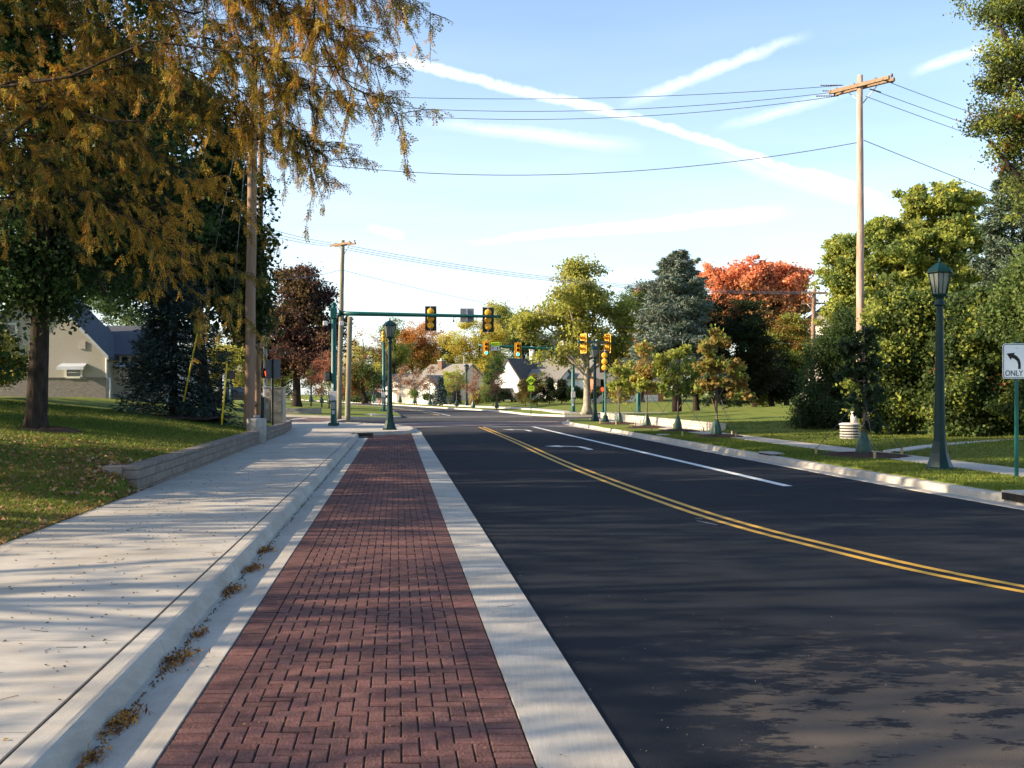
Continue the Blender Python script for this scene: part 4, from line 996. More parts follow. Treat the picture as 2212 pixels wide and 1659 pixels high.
mb = MB(); mb.box(-0.05, 0.05, -0.03, -0.021, 0.72, 0.86); mb.build('panel', 'grey_metal', o)
mb = MB(); mb.box(-0.04, 0.06, -0.03, -0.021, 0.18, 0.38); mb.build('notice', 'sign_white', o)
boxcab('utility_box', 'squat dark green utility box beside the silver cabinet', 549, 566.5, 857, 892, YC, 0.4, 'dark_green_paint', door=False)
b = P(589.5, 908, 40); o = empty('road_sign', b, 0, 'grey back of a tall rectangular sign on a black post at the left corner', 'sign')
mb = MB(); mb.box(-0.03, 0.03, -0.05, 0.0, -0.3, P(0, 775, 40).z-b.z); mb.build('post', 'signal_black', o)
q0, q1 = P(0, 817, 40).z-b.z, P(0, 776.5, 40).z-b.z; kx = 40/F
mb = MB(); mb.box(-15.5*kx, 16*kx, 0.002, 0.012, q0, q1, bev=0.002); mb.build('plate', 'sign_back', o)
ped_signal('crossing signal with a lit red hand left of the grey sign back', P(577, 806, 41.5), R(0), True, 0.85)
o = empty('sign', P(585.5, 807.5, 41.3), 0, 'tiny white plate beside the red hand signal on the left corner', 'sign'); mb = MB(); mb.box(-0.07, 0.07, 0, 0.01, -0.08, 0.08); mb.box(-0.01, 0.01, 0.012, 0.05, -0.6, 0.05); mb.build('plate', 'sign_white', o)
# concrete cylinder in the wall
bc = SY(walk_l(33.7)-0.12, 33.7); o = empty('pole_foundation', (bc.x, bc.y, 0.1), 0, 'short round concrete foundation with a small cap, set in the retaining wall', 'foundation')
mb = MB(); mb.lathe([(0.31, 0), (0.31, 0.84), (0.295, 0.86)], 28); mb.build('body', 'cement', o)
mb = MB(); mb.lathe([(0.10, 0.86), (0.10, 0.95), (0.08, 0.96)], 12); mb.build('cap', 'grey_metal', o)
for o_, c_ in ((0, 0),): pass

# ------------------------------------------------------------------ utility poles and wires
def crossarm(mb, c, d, L, w=0.11, h=0.13):
    d = Vector(d).normalized(); u = Vector((0, 0, 1)); v = u.cross(d)
    M = Matrix(((d.x, v.x, 0, c[0]), (d.y, v.y, 0, c[1]), (d.z, v.z, 1, c[2]), (0, 0, 0, 1)))
    mb.box(-L/2, L/2, -w/2, w/2, -h/2, h/2, M)
def upole(label, base, top, r0, r1, m, arms=(), name='utility_pole', group='wooden utility poles'):
    o = empty(name, base, 0, label, 'utility pole', group); b = Vector(base); t = Vector(top)-b; rg = np.random.default_rng(int(abs(b.x)*10))
    mb = MB(); mb.tube([Vector((0, 0, -0.4)).lerp(t, i/14)+Vector((rg.normal(0, .006), rg.normal(0, .006), 0)) for i in range(15)], [r0+(r1-r0)*i/14 for i in range(15)], 14); mb.build('pole', m, o)
    for (c, d, L, dbl) in arms:
        c = Vector(c)-b; dv = Vector(d).normalized(); pv = Vector((-dv.y, dv.x, 0))
        for k in ((-1, 1) if dbl else (1,)):
            mb = MB(); crossarm(mb, c+pv*k*(r1+0.07), dv, L); mb.build('crossarm', 'arm_wood', o)
        mb = MB()
        for sg in (-1, 1):
            mb.tube([c+dv*sg*L*0.26-Vector((0, 0, 0.05))+pv*(r1+0.01), c-Vector((0, 0, 0.62))+pv*(r1+0.01)], 0.022, 4)
        mb.build('brace', 'silver_metal', o)
        for f in (-0.46, -0.16, 0.20, 0.46):
            mb = MB(); p = c+dv*L*f+pv*(r1+0.07)+Vector((0, 0, 0.065)); mb.lathe([(0.02, 0), (0.02, 0.05), (0.06, 0.07), (0.045, 0.11), (0.055, 0.13), (0.02, 0.17)], 8, tuple(p)); mb.build('insulator', 'insulator', o)
    return o
def wire(label, a, b, sag, r=0.012, group='overhead wires', m='wire', n=26, strings=False):
    a, b = Vector(a), Vector(b); o = empty('overhead_wire', a, 0, label, 'wire', group); mb = MB()
    pts = [a.lerp(b, i/n)-Vector((0, 0, 4*sag*(i/n)*(1-i/n)))-a for i in range(n+1)]
    mb.tube(pts, r, 5, cap=False); mb.build('cable', m, o)
    if strings:
        d = (b-a).normalized(); mb = MB(); prof = []
        for i in range(9): mb.lathe([(0.02, -0.02), (0.055, 0.0), (0.02, 0.02)], 8, tuple(d*(0.1+0.09*i)))
        mb.build('insulator_string', 'insulator', o)
    return o
YR = 39.0; rb = P(1860, 945, YR); rt = P(1857, 163, YR)
adir = Vector((0.64, -0.77, 0))
upole('pale reddish wooden utility pole on the right with a double crossarm', (rb.x, rb.y, 0.2), rt, 0.175, 0.105, 'pole_wood_red', [(P(1860, 186, YR), adir, 2.5, True)])
YL = 35.0; lb_ = P(538, 930, YL); lt = P(548, 93, YL)
upole('large weathered utility pole by the left wall, rising through the orange locust leaves', (lb_.x, lb_.y, lawn_left(lb_.x, lb_.y)-0.1), lt, 0.185, 0.14, 'pole_wood', [(P(547, 100, YL), (1, 0.05, 0), 2.75, False)])
Y2 = 42.0; p2b = P(556, 865, Y2); p2t = P(566, 186, Y2)
upole('second utility pole just behind the large left one, lit on its left edge', (p2b.x, p2b.y, 1.0), p2t, 0.13, 0.10, 'pole_wood', [(P(566, 205, Y2), adir, 2.2, False)])
mb = MB(); p = P(574, 862, 43.5); o = empty('conduit_pole', (p.x, p.y, 1.0), 0, 'slim grey steel pole behind the dark utility box', 'pole'); mb.tube([(0, 0, -0.3), (-0.05, 0, 6.2)], 0.085, 10); mb.lathe([(0.12, 6.1), (0.13, 6.3), (0.05, 6.4)], 10, (-0.05, 0, 0)); mb.build('post', 'grey_metal', o)
YA = 71.0; pa = P(732, 888, YA); pat = P(740.5, 519, YA)
upole('slim wooden utility pole with crossarm behind the left mast arm pole', (pa.x, pa.y, 0.3), pat, 0.19, 0.13, 'pole_wood_green', [(P(740.5, 528, YA), Vector((0.75, -0.66, 0)), 2.2, True)])
pbb = P(750.5, 891.5, 68); pbt = P(756, 684, 68)
upole('shorter bare wooden pole with a cut top beside the slim crossarm pole', (pbb.x, pbb.y, 0.3), pbt, 0.18, 0.16, 'pole_wood_green', [])
YQ = 80.0; pq = P(1752, 880, YQ); pqt = P(1759, 625, YQ)
upole('distant utility pole with two crossarms between the orange and yellow trees', (pq.x, pq.y, 0.6), pqt, 0.2, 0.14, 'pole_wood', [(P(1759, 633, YQ), (1, -0.1, 0), 1.9, True), (P(1758, 655, YQ), (1, -0.1, 0), 1.8, False)])
e2 = [P(566, 196, Y2), P(558, 206, Y2+0.6), P(575, 222, Y2-0.6)]
sR = [P(1822, 184, YR+.6), P(1826, 196, YR+.9), P(1812, 207, YR+1.0)]
for i, (a, b, s, l) in enumerate(zip(e2, sR, (0.42, 0.72, 0.78), ('top wire of the three across the sky to the right pole', 'middle wire of the three across the sky to the right pole', 'lowest of the three crossarm wires across the sky'))):
    wire(l, b, a, s, 0.012, strings=True)
wire('single lower cable sagging across the sky between the tall poles', P(1857, 307, YR), P(563, 338, Y2), 0.98, 0.014)
far = [P(2700, 380, 82), P(2760, 455, 86), P(2740, 470, 84)]
for a, b, s, l in zip((P(1906, 172, YR-1.0), P(1878, 192, YR-.5), P(1870, 208, YR-.2)), far, (0.9, 0.6, 0.6), ('upper wire running from the right pole into the oak leaves', 'middle wire running from the right pole into the oak leaves', 'third wire running from the right pole into the oak leaves')):
    wire(l, a, b, s, 0.012, strings=(l[0] != 't'))
wire('low cable slanting down from the right pole to the spruce', P(1866, 303, YR), P(2780, 620, 80), 0.5, 0.014)
for i, (dy, l) in enumerate(((0, 'highest wire from the far left pole towards the sycamore'), (8, 'middle wire from the far left pole towards the sycamore'), (15, 'lowest crossarm wire from the far left pole towards the sycamore'))):
    wire(l, P(756-6*i, 531+dy*0.5, YA), P(1757-8*i, 630+dy*0.3, YQ), 0.85, 0.016, m='wire_light')
    wire(l.replace('towards the sycamore', 'back to the large left pole'), P(728-6*i, 526+dy*0.4, YA), P(560, 488+dy, Y2), 0.1, 0.013, m='wire_light')
wire('faint single cable sloping from the far left pole to behind the left arm signals', P(738, 583, YA), P(1757, 745, YQ), 0.9, 0.014, m='wire_light')
wire('short faint cable from the far left pole into the purple tree', P(736, 583, YA), P(560, 604, 60), 0.2, 0.014, m='wire_light')
# guy wires with yellow guards
for lb, b0, g0, g1, Yg, tgt in (('leaning guy wire with a long yellow guard in front of the dark spruce', (388, 908), (397, 868), (427, 722), 34.6, P(545, 140, YL)), ('nearly upright guy wire with a yellow guard by the left wall', (476, 950), (477.5, 921), (484, 800), 31.0, P(546, 150, YL))):
    p0 = P(b0[0], b0[1], Yg); o = empty('guy_wire', p0, 0, lb, 'guy wire', 'guy wires of the large left pole')
    t = tgt-p0; mb = MB(); mb.tube([(0, 0, -0.2), t], 0.008, 5); mb.build('strand', 'wire', o)
    f0 = (b0[1]-g0[1])/(b0[1]-(150)); L = t.length
    fa = (b0[1]-g0[1])/(b0[1]-145); fb = (b0[1]-g1[1])/(b0[1]-145)
    mb = MB(); mb.tube([t*fa, t*fb], 0.026, 8); mb.build('guard', 'guard_yellow', o)
o = empty('marker_post', P(483, 888, 60), 0, 'thin pale post behind the upright guy wire', 'post'); mb = MB(); mb.tube([(0, 0, -0.4), (0.0, 0, 2.15)], 0.06, 8); mb.build('post', 'white_paint', o)
o = empty('signal_post', P(498, 888, 58), 0, 'green post with a black crossing signal seen from behind left of the large pole', 'signal post'); mb = MB(); mb.tube([(0, 0, -0.4), (0, 0, 1.9)], 0.05, 8); mb.build('post', 'green_paint', o)
ped_signal('black crossing signal box on the thin green post beside the dark spruce', P(498, 810, 57.8), R(180), False, 1.0)

# ribbed concrete riser with pipe at the right pole
b = P(1836, 951, 35.8); o = empty('manhole_riser', (b.x, b.y, 0.2), 0, 'white ribbed concrete riser with a short pipe standing beside the right utility pole', 'riser')
mb = MB()
for i in range(5): mb.lathe([(0.20, i*0.095), (0.335, i*0.095+0.006), (0.335, i*0.095+0.058), (0.20, i*0.095+0.066)], 28, smooth=False)
mb.lathe([(0.20, 0.475), (0.36, 0.482), (0.36, 0.525), (0.27, 0.56)], 28, smooth=False); mb.build('ribbed_body', 'cement_pale', o)
mb = MB(); mb.lathe([(0.285, 0), (0.285, 0.50)], 20); mb.build('core', 'iron', o)
mb = MB(); mb.lathe([(0.125, 0.56), (0.125, 0.94), (0.11, 0.945)], 16, (0.15, 0, 0)); mb.build('pipe', 'cement_pale', o)

# ------------------------------------------------------------------ houses
def gable(root, x0, x1, y0, y1, z0, zw, zr, axis, wm, rm, over=0.35, names=('wall', 'roof'), fascia=True, hip=0.0):
    """block with a gabled roof; axis 'x' = ridge along x, gables at x0/x1; hip > 0 cuts the x0 gable back"""
    mb = MB()
    if axis == 'x': mb.prism([(y0, z0), (y1, z0), (y1, zw), ((y0+y1)/2, zr-0.12), (y0, zw)], x0+hip, x1, Matrix(((0, 1, 0, 0), (1, 0, 0, 0), (0, 0, 1, 0), (0, 0, 0, 1))))
    else: mb.prism([(x0, z0), (x1, z0), (x1, zw), ((x0+x1)/2, zr-0.12), (x0, zw)], y0, y1)
    if hip: mb.box(x0, x0+hip, y0, y1, z0, zw-0.02)
    mb.build(names[0], wm, root)
    mb = MB(); t = 0.14
    def slope(a, b, c, d):
        a, b, c, d = map(Vector, (a, b, c, d)); n = (b-a).cross(d-a).normalized()*t
        if n.z > 0: n = -n
        mb.add([a, b, c, d, a+n, b+n, c+n, d+n], [[0, 1, 2, 3], [7, 6, 5, 4], [0, 4, 5, 1], [1, 5, 6, 2], [2, 6, 7, 3], [3, 7, 4, 0]])
    k = (zr-zw)/((y1-y0)/2 if axis == 'x' else (x1-x0)/2); ze = zw-over*k+0.1
    if axis == 'x':
        ym = (y0+y1)/2
        slope((x0-over+hip*0, y0-over, ze), (x1+over, y0-over, ze), (x1+over, ym, zr+0.1), (x0-over+hip*1.4, ym, zr+0.1))
        slope((x1+over, y1+over, ze), (x0-over, y1+over, ze), (x0-over+hip*1.4, ym, zr+0.1), (x1+over, ym, zr+0.1))
        if hip:
            mb.add([(x0-over, y0-over, ze), (x0-over, y1+over, ze), (x0-over+hip*1.4, ym, zr+0.1)], [[0, 1, 2]])
    else:
        xm = (x0+x1)/2
        slope((x0-over, y0-over, ze), (x0-over, y1+over, ze), (xm, y1+over, zr+0.1), (xm, y0-over, zr+0.1))
        slope((x1+over, y1+over, ze), (x1+over, y0-over, ze), (xm, y0-over, zr+0.1), (xm, y1+over, zr+0.1))
    mb.build(names[1], rm, root)
def window(root, x, z, w, h, y, side='front', pane='glass_dark', frame='white_paint', shutters=None, name='window'):
    M = Matrix.Identity(4)
    if side == 'left': M = Matrix.Rotation(R(-90), 4, 'Z')
    if side == 'right': M = Matrix.Rotation(R(90), 4, 'Z')
    f = 0.09; mb = MB()
    T = M if side == 'front' else M
    def bx(a, b, c, d, e, g): mb.box(a, b, c, d, e, g, T)
    bx(x-w/2-f, x-w/2, y-0.06, y-0.002, z-f, z+h+f); bx(x+w/2, x+w/2+f, y-0.06, y-0.002, z-f, z+h+f)
    bx(x-w/2, x+w/2, y-0.06, y-0.002, z+h, z+h+f); bx(x-w/2, x+w/2, y-0.09, y-0.002, z-f, z); bx(x-w/2, x+w/2, y-0.05, y-0.002, z+h*0.48, z+h*0.53)
    o = mb.build(name, frame, root)
    mb = MB(); bx(x-w/2, x+w/2, y-0.03, y-0.004, z, z+h*0.48); bx(x-w/2, x+w/2, y-0.03, y-0.004, z+h*0.53, z+h); mb.build('pane', pane, o)
    if shutters:
        for sg in (-1, 1):
            mb = MB(); cx = x+sg*(w/2+f+0.2); bx(cx-0.19, cx+0.19, y-0.05, y-0.003, z-f, z+h+f); mb.build('shutter', shutters, root)
def chimney(root, x, y, z0, z1, w, d, m, cap='cement'):
    mb = MB(); mb.box(x-w/2, x+w/2, y-d/2, y+d/2, z0, z1); c = mb.build('chimney', m, root)
    mb = MB(); mb.box(x-w/2-0.06, x+w/2+0.06, y-d/2-0.06, y+d/2+0.06, z1, z1+0.12); mb.box(x-0.14, x+0.14, y-0.14, y+0.14, z1+0.12, z1+0.4); mb.build('chimney_cap', cap, c)

# white house right of centre
YH = 120.0; k = YH/F; z0 = 0.6
c = P(1125, 0, YH); H = empty('white_house', (c.x*1.25, 150.0, 0.31), R(-30), 'white house with grey roofs, a tall white front gable and white chimneys', 'house', None, 1.25)
def hz(py): return P(0, py, YH).z-z0
gable(H, -2.7, 6.0, 1.5, 9.0, 0, hz(812), hz(763), 'x', 'siding_white', 'roof_grey', hip=1.6)
gable(H, -1.75, 1.6, -2.9, 3.2, 0, hz(820), hz(777), 'y', 'siding_white', 'roof_dark', 0.12, names=('gable_wing', 'gable_roof'))
mb = MB(); mb.box(-1.9, 1.0, -2.95, -2.62, hz(826), hz(821)); mb.build('eave_board', 'white_paint', H)
gable(H, 1.4, 5.6, -1.6, 3.0, 0, hz(823), hz(799), 'x', 'siding_white', 'roof_grey', 0.25, names=('front_wing', 'front_roof'))
gable(H, 2.6, 5.4, 3.4, 6.5, hz(812), hz(791), hz(778), 'x', 'siding_white', 'roof_grey', 0.15, names=('dormer', 'dormer_roof'))
gable(H, 5.4, 10.5, 1.0, 9.0, 0, hz(815), hz(768), 'x', 'siding_white', 'roof_grey', names=('side_wing', 'side_roof'))
chimney(H, -0.75, 4.0, 3.0, hz(752), 0.42, 0.5, 'chimney_white', 'cement_pale'); chimney(H, 3.2, 4.4, 3.0, hz(737), 0.3, 0.5, 'chimney_white', 'cement_pale')
window(H, -0.45, hz(840), 0.75, 0.62, -2.6, pane='glass_pale'); window(H, 0.55, hz(840), 0.5, 0.62, -2.6); window(H, 3.2, hz(845), 0.7, 0.8, -1.6); window(H, 4.6, hz(845), 0.6, 0.8, -1.6)
window(H, 4.0, hz(799)-0.1, 0.5, 0.4, 3.4)
# tan house left of it
YT = 125.0; z0 = 0.6; c = P(955, 0, YT); H = empty('tan_house', (c.x*1.28, 160.0, 0.28), R(-42), 'tan house with a long grey roof, dark brick chimney and pale front windows', 'house', None, 1.14)
def hz(py, Y=YT): return P(0, py, Y).z-z0
gable(H, -5.2, 2.6, -1.2, 7.2, 0, hz(832), hz(776), 'x', 'siding_tan', 'roof_grey', 0.3)
gable(H, -1.6, 2.2, -3.0, 2.5, 0, hz(832), hz(805), 'y', 'siding_white', 'roof_grey', 0.3, names=('front_wing', 'front_roof'))
gable(H, -8.5, -4.6, -0.4, 6.0, 0, hz(828), hz(800), 'x', 'siding_tan', 'roof_grey', 0.3, names=('side_wing', 'side_roof'))
chimney(H, -2.4, 2.2, 2.5, hz(767), 0.8, 0.7, 'chimney_brick')
for wx in (-0.9, 0.3, 1.4): window(H, wx, hz(850), 0.5, 1.0, -3.0, pane='glass_pale', frame='white_paint')
window(H, -3.3, hz(850), 0.8, 0.9, -1.2); window(H, 3.0, 2.4, 0.8, 0.9, 2.62, 'right', frame='siding_tan'); window(H, 1.2, 0.9, 0.9, 1.0, 2.62, 'right', frame='siding_tan')
mb = MB(); mb.tube([(-1.3+8.2*0, 5.5, 3), (-1.3, 5.5, hz(752))], 0.05, 6); mb.build('vent_pipe', 'cement_pale', H)
# small white house further left with porch posts
YS = 150.0; z0 = 0.5; c = P(835, 0, YS); H = empty('porch_house', (P(835, 0, 185).x, 185, 0.2), R(-25), 'small white house with red brown porch posts half hidden by thin trees', 'house', None, 1.2)
def hz(py, Y=YS): return P(0, py, Y).z-z0
gable(H, -4, 5, 0, 7, 0, hz(838), hz(806), 'x', 'siding_white', 'roof_grey', 0.4)
gable(H, 0.5, 5.5, -3.2, 0.5, 1.9, hz(838), hz(820), 'y', 'siding_white', 'roof_grey', 0.3, names=('porch_gable', 'porch_roof'))
for x in (0.7, 2.2, 3.8, 5.3): mb = MB(); mb.box(x-0.14, x+0.14, -3.1, -2.85, 0, 1.9); mb.build('porch_post', 'brick_wall' if x in (0.7, 3.8) else 'white_paint', H)
window(H, -2.3, hz(856), 1.2, 1.1, 0); window(H, 2.9, hz(856), 1.0, 1.1, 0)
# brick house with white garage doors on the right
YG = 112.0; z0 = 0.35; c = P(1372, 0, YG); H = empty('brick_house', (c.x, c.y, z0), R(6), 'low orange brick house with white garage doors behind the parked beige car', 'house')
def hz(py, Y=YG): return P(0, py, Y).z-z0
gable(H, -3.9, 3.1, 0, 7, 0, hz(828), hz(796), 'x', 'brick_wall', 'roof_grey', 0.4)
for x0, x1 in ((-0.75, 0.65), (0.95, 2.5)):
    mb = MB(); mb.box(x0, x1, -0.06, -0.003, 0.05, hz(853)); g = mb.build('garage_door', 'siding_white', H)
    for i in range(1, 4):
        mb = MB(); zc = hz(853)*i/4; mb.box(x0+0.04, x1-0.04, -0.068, -0.0605, zc-0.012, zc+0.012); mb.build('panel_groove', 'sign_back', g)
mb = MB(); mb.box(-2.25, -1.7, -0.05, -0.003, 0.1, hz(846)); d = mb.build('door', 'white_paint', H); mb = MB(); mb.box(-2.1, -1.85, -0.06, -0.051, 0.9, 1.4); mb.build('pane', 'glass_dark', d)
window(H, -3.2, hz(857), 0.6, 0.6, 0)
# cream house on the left
YW = 47.0; z0 = 1.3; c = P(150, 0, YW); H = empty('cream_house', (c.x, c.y, z0), R(0), 'cream gabled house with blue grey roof and stone base behind the left trees', 'house')
def hz(py, Y=YW): return P(0, py, Y).z-z0
def hx(px, Y=YW): return (px-150)/F*Y
xr = hx(228); xl = hx(-70)
mb = MB(); mb.prism([(xl, 0.0), (xr, 0.0), (xr, hz(765)), ((xl+xr)/2, hz(610)), (xl, hz(765))], 0, 3.0); mb.build('wall', 'siding_cream', H)
mb = MB(); mb.box(xl-0.02, xr+0.02, -0.035, 0.0, 0, hz(817)); mb.box(xl-0.02, xr+0.02, -0.07, 0.0, hz(817), hz(815)); mb.build('stone_base', 'stone_grey', H)
mb = MB(); xm = (xl+xr)/2; kk = (hz(610)-hz(765))/(xm-xl)
for sg in (-1, 1):
    xe = xm+sg*(xr-xm+0.25); ze = hz(765)-0.25*kk
    mb.add([(xm, -0.3, hz(610)+0.16), (xe, -0.3, ze+0.16), (xe, 3.2, ze+0.16), (xm, 3.2, hz(610)+0.16), (xm, -0.3, hz(610)), (xe, -0.3, ze), (xe, 3.2, ze), (xm, 3.2, hz(610))], [[0, 1, 2, 3], [7, 6, 5, 4], [0, 4, 5, 1], [1, 5, 6, 2], [2, 6, 7, 3], [3, 7, 4, 0]])
mb.build('roof', 'roof_blue', H)
mb = MB(); mb.add([(xm, -0.33, hz(610)+0.17), (xr+0.25, -0.33, hz(765)-0.25*kk+0.17), (xr+0.25, -0.33, hz(765)-0.25*kk-0.02), (xm, -0.33, hz(610)-0.02)], [[0, 1, 2, 3]]); mb.build('barge_board', 'awning', H)
mb = MB(); mb.box(xr+0.003, xr+2.4, 0.9, 8, 0, hz(765)); mb.build('side_wing', 'siding_cream', H)
mb = MB(); xe = xr+2.6
mb.add([(xr-1.6, 3.0, hz(700)), (xr+0.1, 0.6, hz(766)), (xe, 0.6, hz(766)), (xe, 4.4, hz(690)), (xr-1.6, 4.4, hz(690))], [[0, 1, 2, 3, 4]])
mb.box(xr+0.02, xe, 0.5, 0.62, hz(768), hz(764.5)); mb.build('wing_roof', 'roof_blue', H)
mb = MB(); mb.tube([(xr+0.06, -0.05, hz(768)), (xr+0.06, -0.05, hz(815)), (xr+0.22, -0.05, hz(818)), (xr+0.22, -0.05, 0.05)], 0.04, 6); mb.build('downpipe', 'white_paint', H)
wx = hx(160); window(H, wx, hz(813), 0.62, hz(797)-hz(813), 0.0)
mb = MB(); w2 = 0.60; zt, zm, zb = hz(785), hz(792), hz(799)
prof = [(-0.004, zt), (-0.2, zt-0.08), (-0.42, zm), (-0.45, zb), (-0.42, zb+0.01), (-0.38, zm+0.02)]
mb.add([(wx-w2+0.04*(i == 0), y, z) for i, (y, z) in enumerate(prof[:4])]+[(wx+w2-0.04*(i == 0), y, z) for i, (y, z) in enumerate(prof[:4])], [[0, 1, 5, 4], [1, 2, 6, 5], [2, 3, 7, 6]])
mb.add([(wx-w2, -0.004, zt), (wx-w2, -0.42, zm), (wx-w2, -0.45, zb)], [[0, 1, 2]]); mb.add([(wx+w2, -0.004, zt), (wx+w2, -0.42, zm), (wx+w2, -0.45, zb)], [[0, 1, 2]])
mb.build('awning', 'awning', H)
mb = MB(); vx = hx(179); mb.box(vx-0.13, vx+0.13, -0.04, -0.003, hz(754), hz(737)); mb.build('vent', 'cement_pale', H)
window(H, xr+0.75, hz(814), 0.7, 0.95, 0.9); mb = MB(); mb.add([(xr+0.25, 0.85, hz(782)), (xr+1.3, 0.85, hz(782)), (xr+1.35, 0.3, hz(791)), (xr+0.2, 0.3, hz(791))], [[0, 1, 2, 3]]); mb.build('awning', 'awning', H)
window(H, hx(15), hz(745), 0.8, 0.9, 0.0)
# pale gable seen through the right trees
YB = 88.0; c = P(1930, 0, YB); H = empty('pale_house', (c.x, c.y, 0.6), R(20), 'pale gable of a house glimpsed through the leaves behind the right lamp', 'house')
def hz(py, Y=YB): return P(0, py, Y).z-0.6
gable(H, -3.6, 3.6, 0, 8, 0, hz(690), hz(632), 'y', 'siding_cream', 'roof_grey', 0.3); window(H, 0.4, hz(700), 0.8, 1.0, 0); window(H, -1.2, hz(800), 0.9, 1.2, 0)

# ------------------------------------------------------------------ cars
def car(label, loc, rz, m, sc=1.0, suv=False):
    o = empty('parked_car', loc, rz, label, 'car', None, sc)
    h1, h2 = (0.95, 1.45) if not suv else (1.05, 1.75)
    side = [(-2.25, 0.35), (-2.28, 0.7), (-2.15, h1), (-1.5, h1+0.03), (1.0, h1-0.02), (1.95, h1-0.17), (2.25, 0.68), (2.28, 0.38), (1.75, 0.3), (1.72, 0.45), (1.6, 0.62), (1.4, 0.69), (1.2, 0.62), (1.08, 0.45), (1.05, 0.28), (-1.05, 0.28), (-1.08, 0.45), (-1.2, 0.62), (-1.4, 0.69), (-1.6, 0.62), (-1.72, 0.45), (-1.75, 0.32)]
    mb = MB(); n = len(side); vs = []
    for y, s in ((-0.88, 0.96), (-0.84, 1.0), (0.84, 1.0), (0.88, 0.96)):
        vs += [(x*(1 if abs(y) < 0.85 else 0.992), y if z < 0.8 else y*0.97, z) for x, z in side]
    import itertools
    fs = [[j*n+i, j*n+(i+1) % n, (j+1)*n+(i+1) % n, (j+1)*n+i] for j in range(3) for i in range(n)]+[list(range(n)), [3*n+i for i in range(n)][::-1]]
    mb.add(vs, fs); 
    ro = [(-1.95, h1), (-1.35 if not suv else -1.95, h2-0.05), (-0.9, h2), (0.05, h2), (0.35, h2-0.04), (1.1, h1-0.02)]
    vs = [(x, y*(0.80 if z < h1+0.1 else 0.62), z) for y in (-1, 1) for x, z in ro]; n2 = len(ro)
    mb.add(vs, [list(range(n2)), [n2+i for i in range(n2)][::-1]]+[[i, (i+1) % n2, (i+1) % n2+n2, i+n2] for i in range(n2)]); mb.build('body', m, o)
    for sg in (-1, 1):
        for (a, b) in ((-1.35, -0.35), (-0.25, 0.6)):
            mb = MB(); y0, y1 = 0.775*sg, 0.65*sg
            b2 = b if b < 0 else b-0.35; a2 = a+0.3 if a < -1 else a
            vs = [(a, y0*1.02, h1+0.06), (b+0.15*(b > 0), y0*1.02, h1+0.06), (b2, y1*1.01, h2-0.1), (a2-0.05, y1*1.01, h2-0.1)]; mb.add(vs+[(v[0], v[1]-0.03*sg, v[2]) for v in vs], [[0, 1, 2, 3], [4, 5, 6, 7], [0, 1, 5, 4], [2, 3, 7, 6]]); mb.build('window', 'glass_dark', o)
        for x in (-1.4, 1.4):
            wl = empty('wheel', (x, 0.78*sg, 0.33)); wl.parent = o; wl.rotation_euler = (R(90), 0, 0)
            mb = MB(); mb.lathe([(0.2, -0.1), (0.31, -0.1), (0.33, -0.06), (0.33, 0.06), (0.31, 0.1), (0.2, 0.1)], 18); mb.build('tyre', 'rubber', wl)
            mb = MB(); mb.lathe([(0.05, -0.115), (0.2, -0.105), (0.2, 0.105), (0.05, 0.115)], 12); mb.build('rim', 'galv', wl)
        mb = MB(); mb.box(-2.31, -2.15, sg*0.62-0.18, sg*0.62+0.18, 0.68, 0.88, bev=0.02); mb.build('taillight', 'taillight', o)
        mb = MB(); mb.box(2.15, 2.29, sg*0.62-0.16, sg*0.62+0.16, 0.55, 0.7, bev=0.02); mb.build('headlight', 'glass_pale', o)
    mb = MB(); vs = [(-1.93, -0.68, h1+0.04), (-1.93, 0.68, h1+0.04), (-1.40 if not suv else -1.97, 0.56, h2-0.1), (-1.40 if not suv else -1.97, -0.56, h2-0.1)]; mb.add([(v[0]-0.03, v[1], v[2]+0.01) for v in vs], [[0, 1, 2, 3]]); mb.build('rear_window', 'glass_dark', o)
    return o
c = P(1318, 882, 108); car('beige sedan parked in front of the low brick house', (c.x, c.y, c.z), R(22), 'car_beige')
c = P(1107, 870, 134); car('dark car backed up between the shrubs of the white house', (c.x-0.6, c.y-4, 0.75), R(80), 'car_dark', suv=True)
c = P(812, 864, 176); car('dark car parked before the small porch house', (c.x, c.y, 0.75), R(8), 'car_dark')
c = P(385, 866, 95); car('white car glimpsed under the trees left of the large pole', (c.x-1, c.y, 0.95), R(15), 'car_white')
c = P(520, 872, 98); car('dark blue car glimpsed beyond the thin green post', (c.x, c.y, 0.9), R(5), 'car_dark')

# ------------------------------------------------------------------ trees
YG_ = (0.32, 0.36, 0.07); YG2 = (0.48, 0.48, 0.09); YEL = (0.70, 0.52, 0.08); YEL2 = (0.52, 0.46, 0.09); DG = (0.03, 0.055, 0.018); DG2 = (0.06, 0.10, 0.028)
MG = (0.16, 0.22, 0.06); ORG = (0.52, 0.20, 0.05); RED = (0.62, 0.15, 0.07); RED2 = (0.66, 0.22, 0.12); BRN = (0.20, 0.10, 0.05); PUR = (0.11, 0.055, 0.045); RUST = (0.30, 0.13, 0.07)
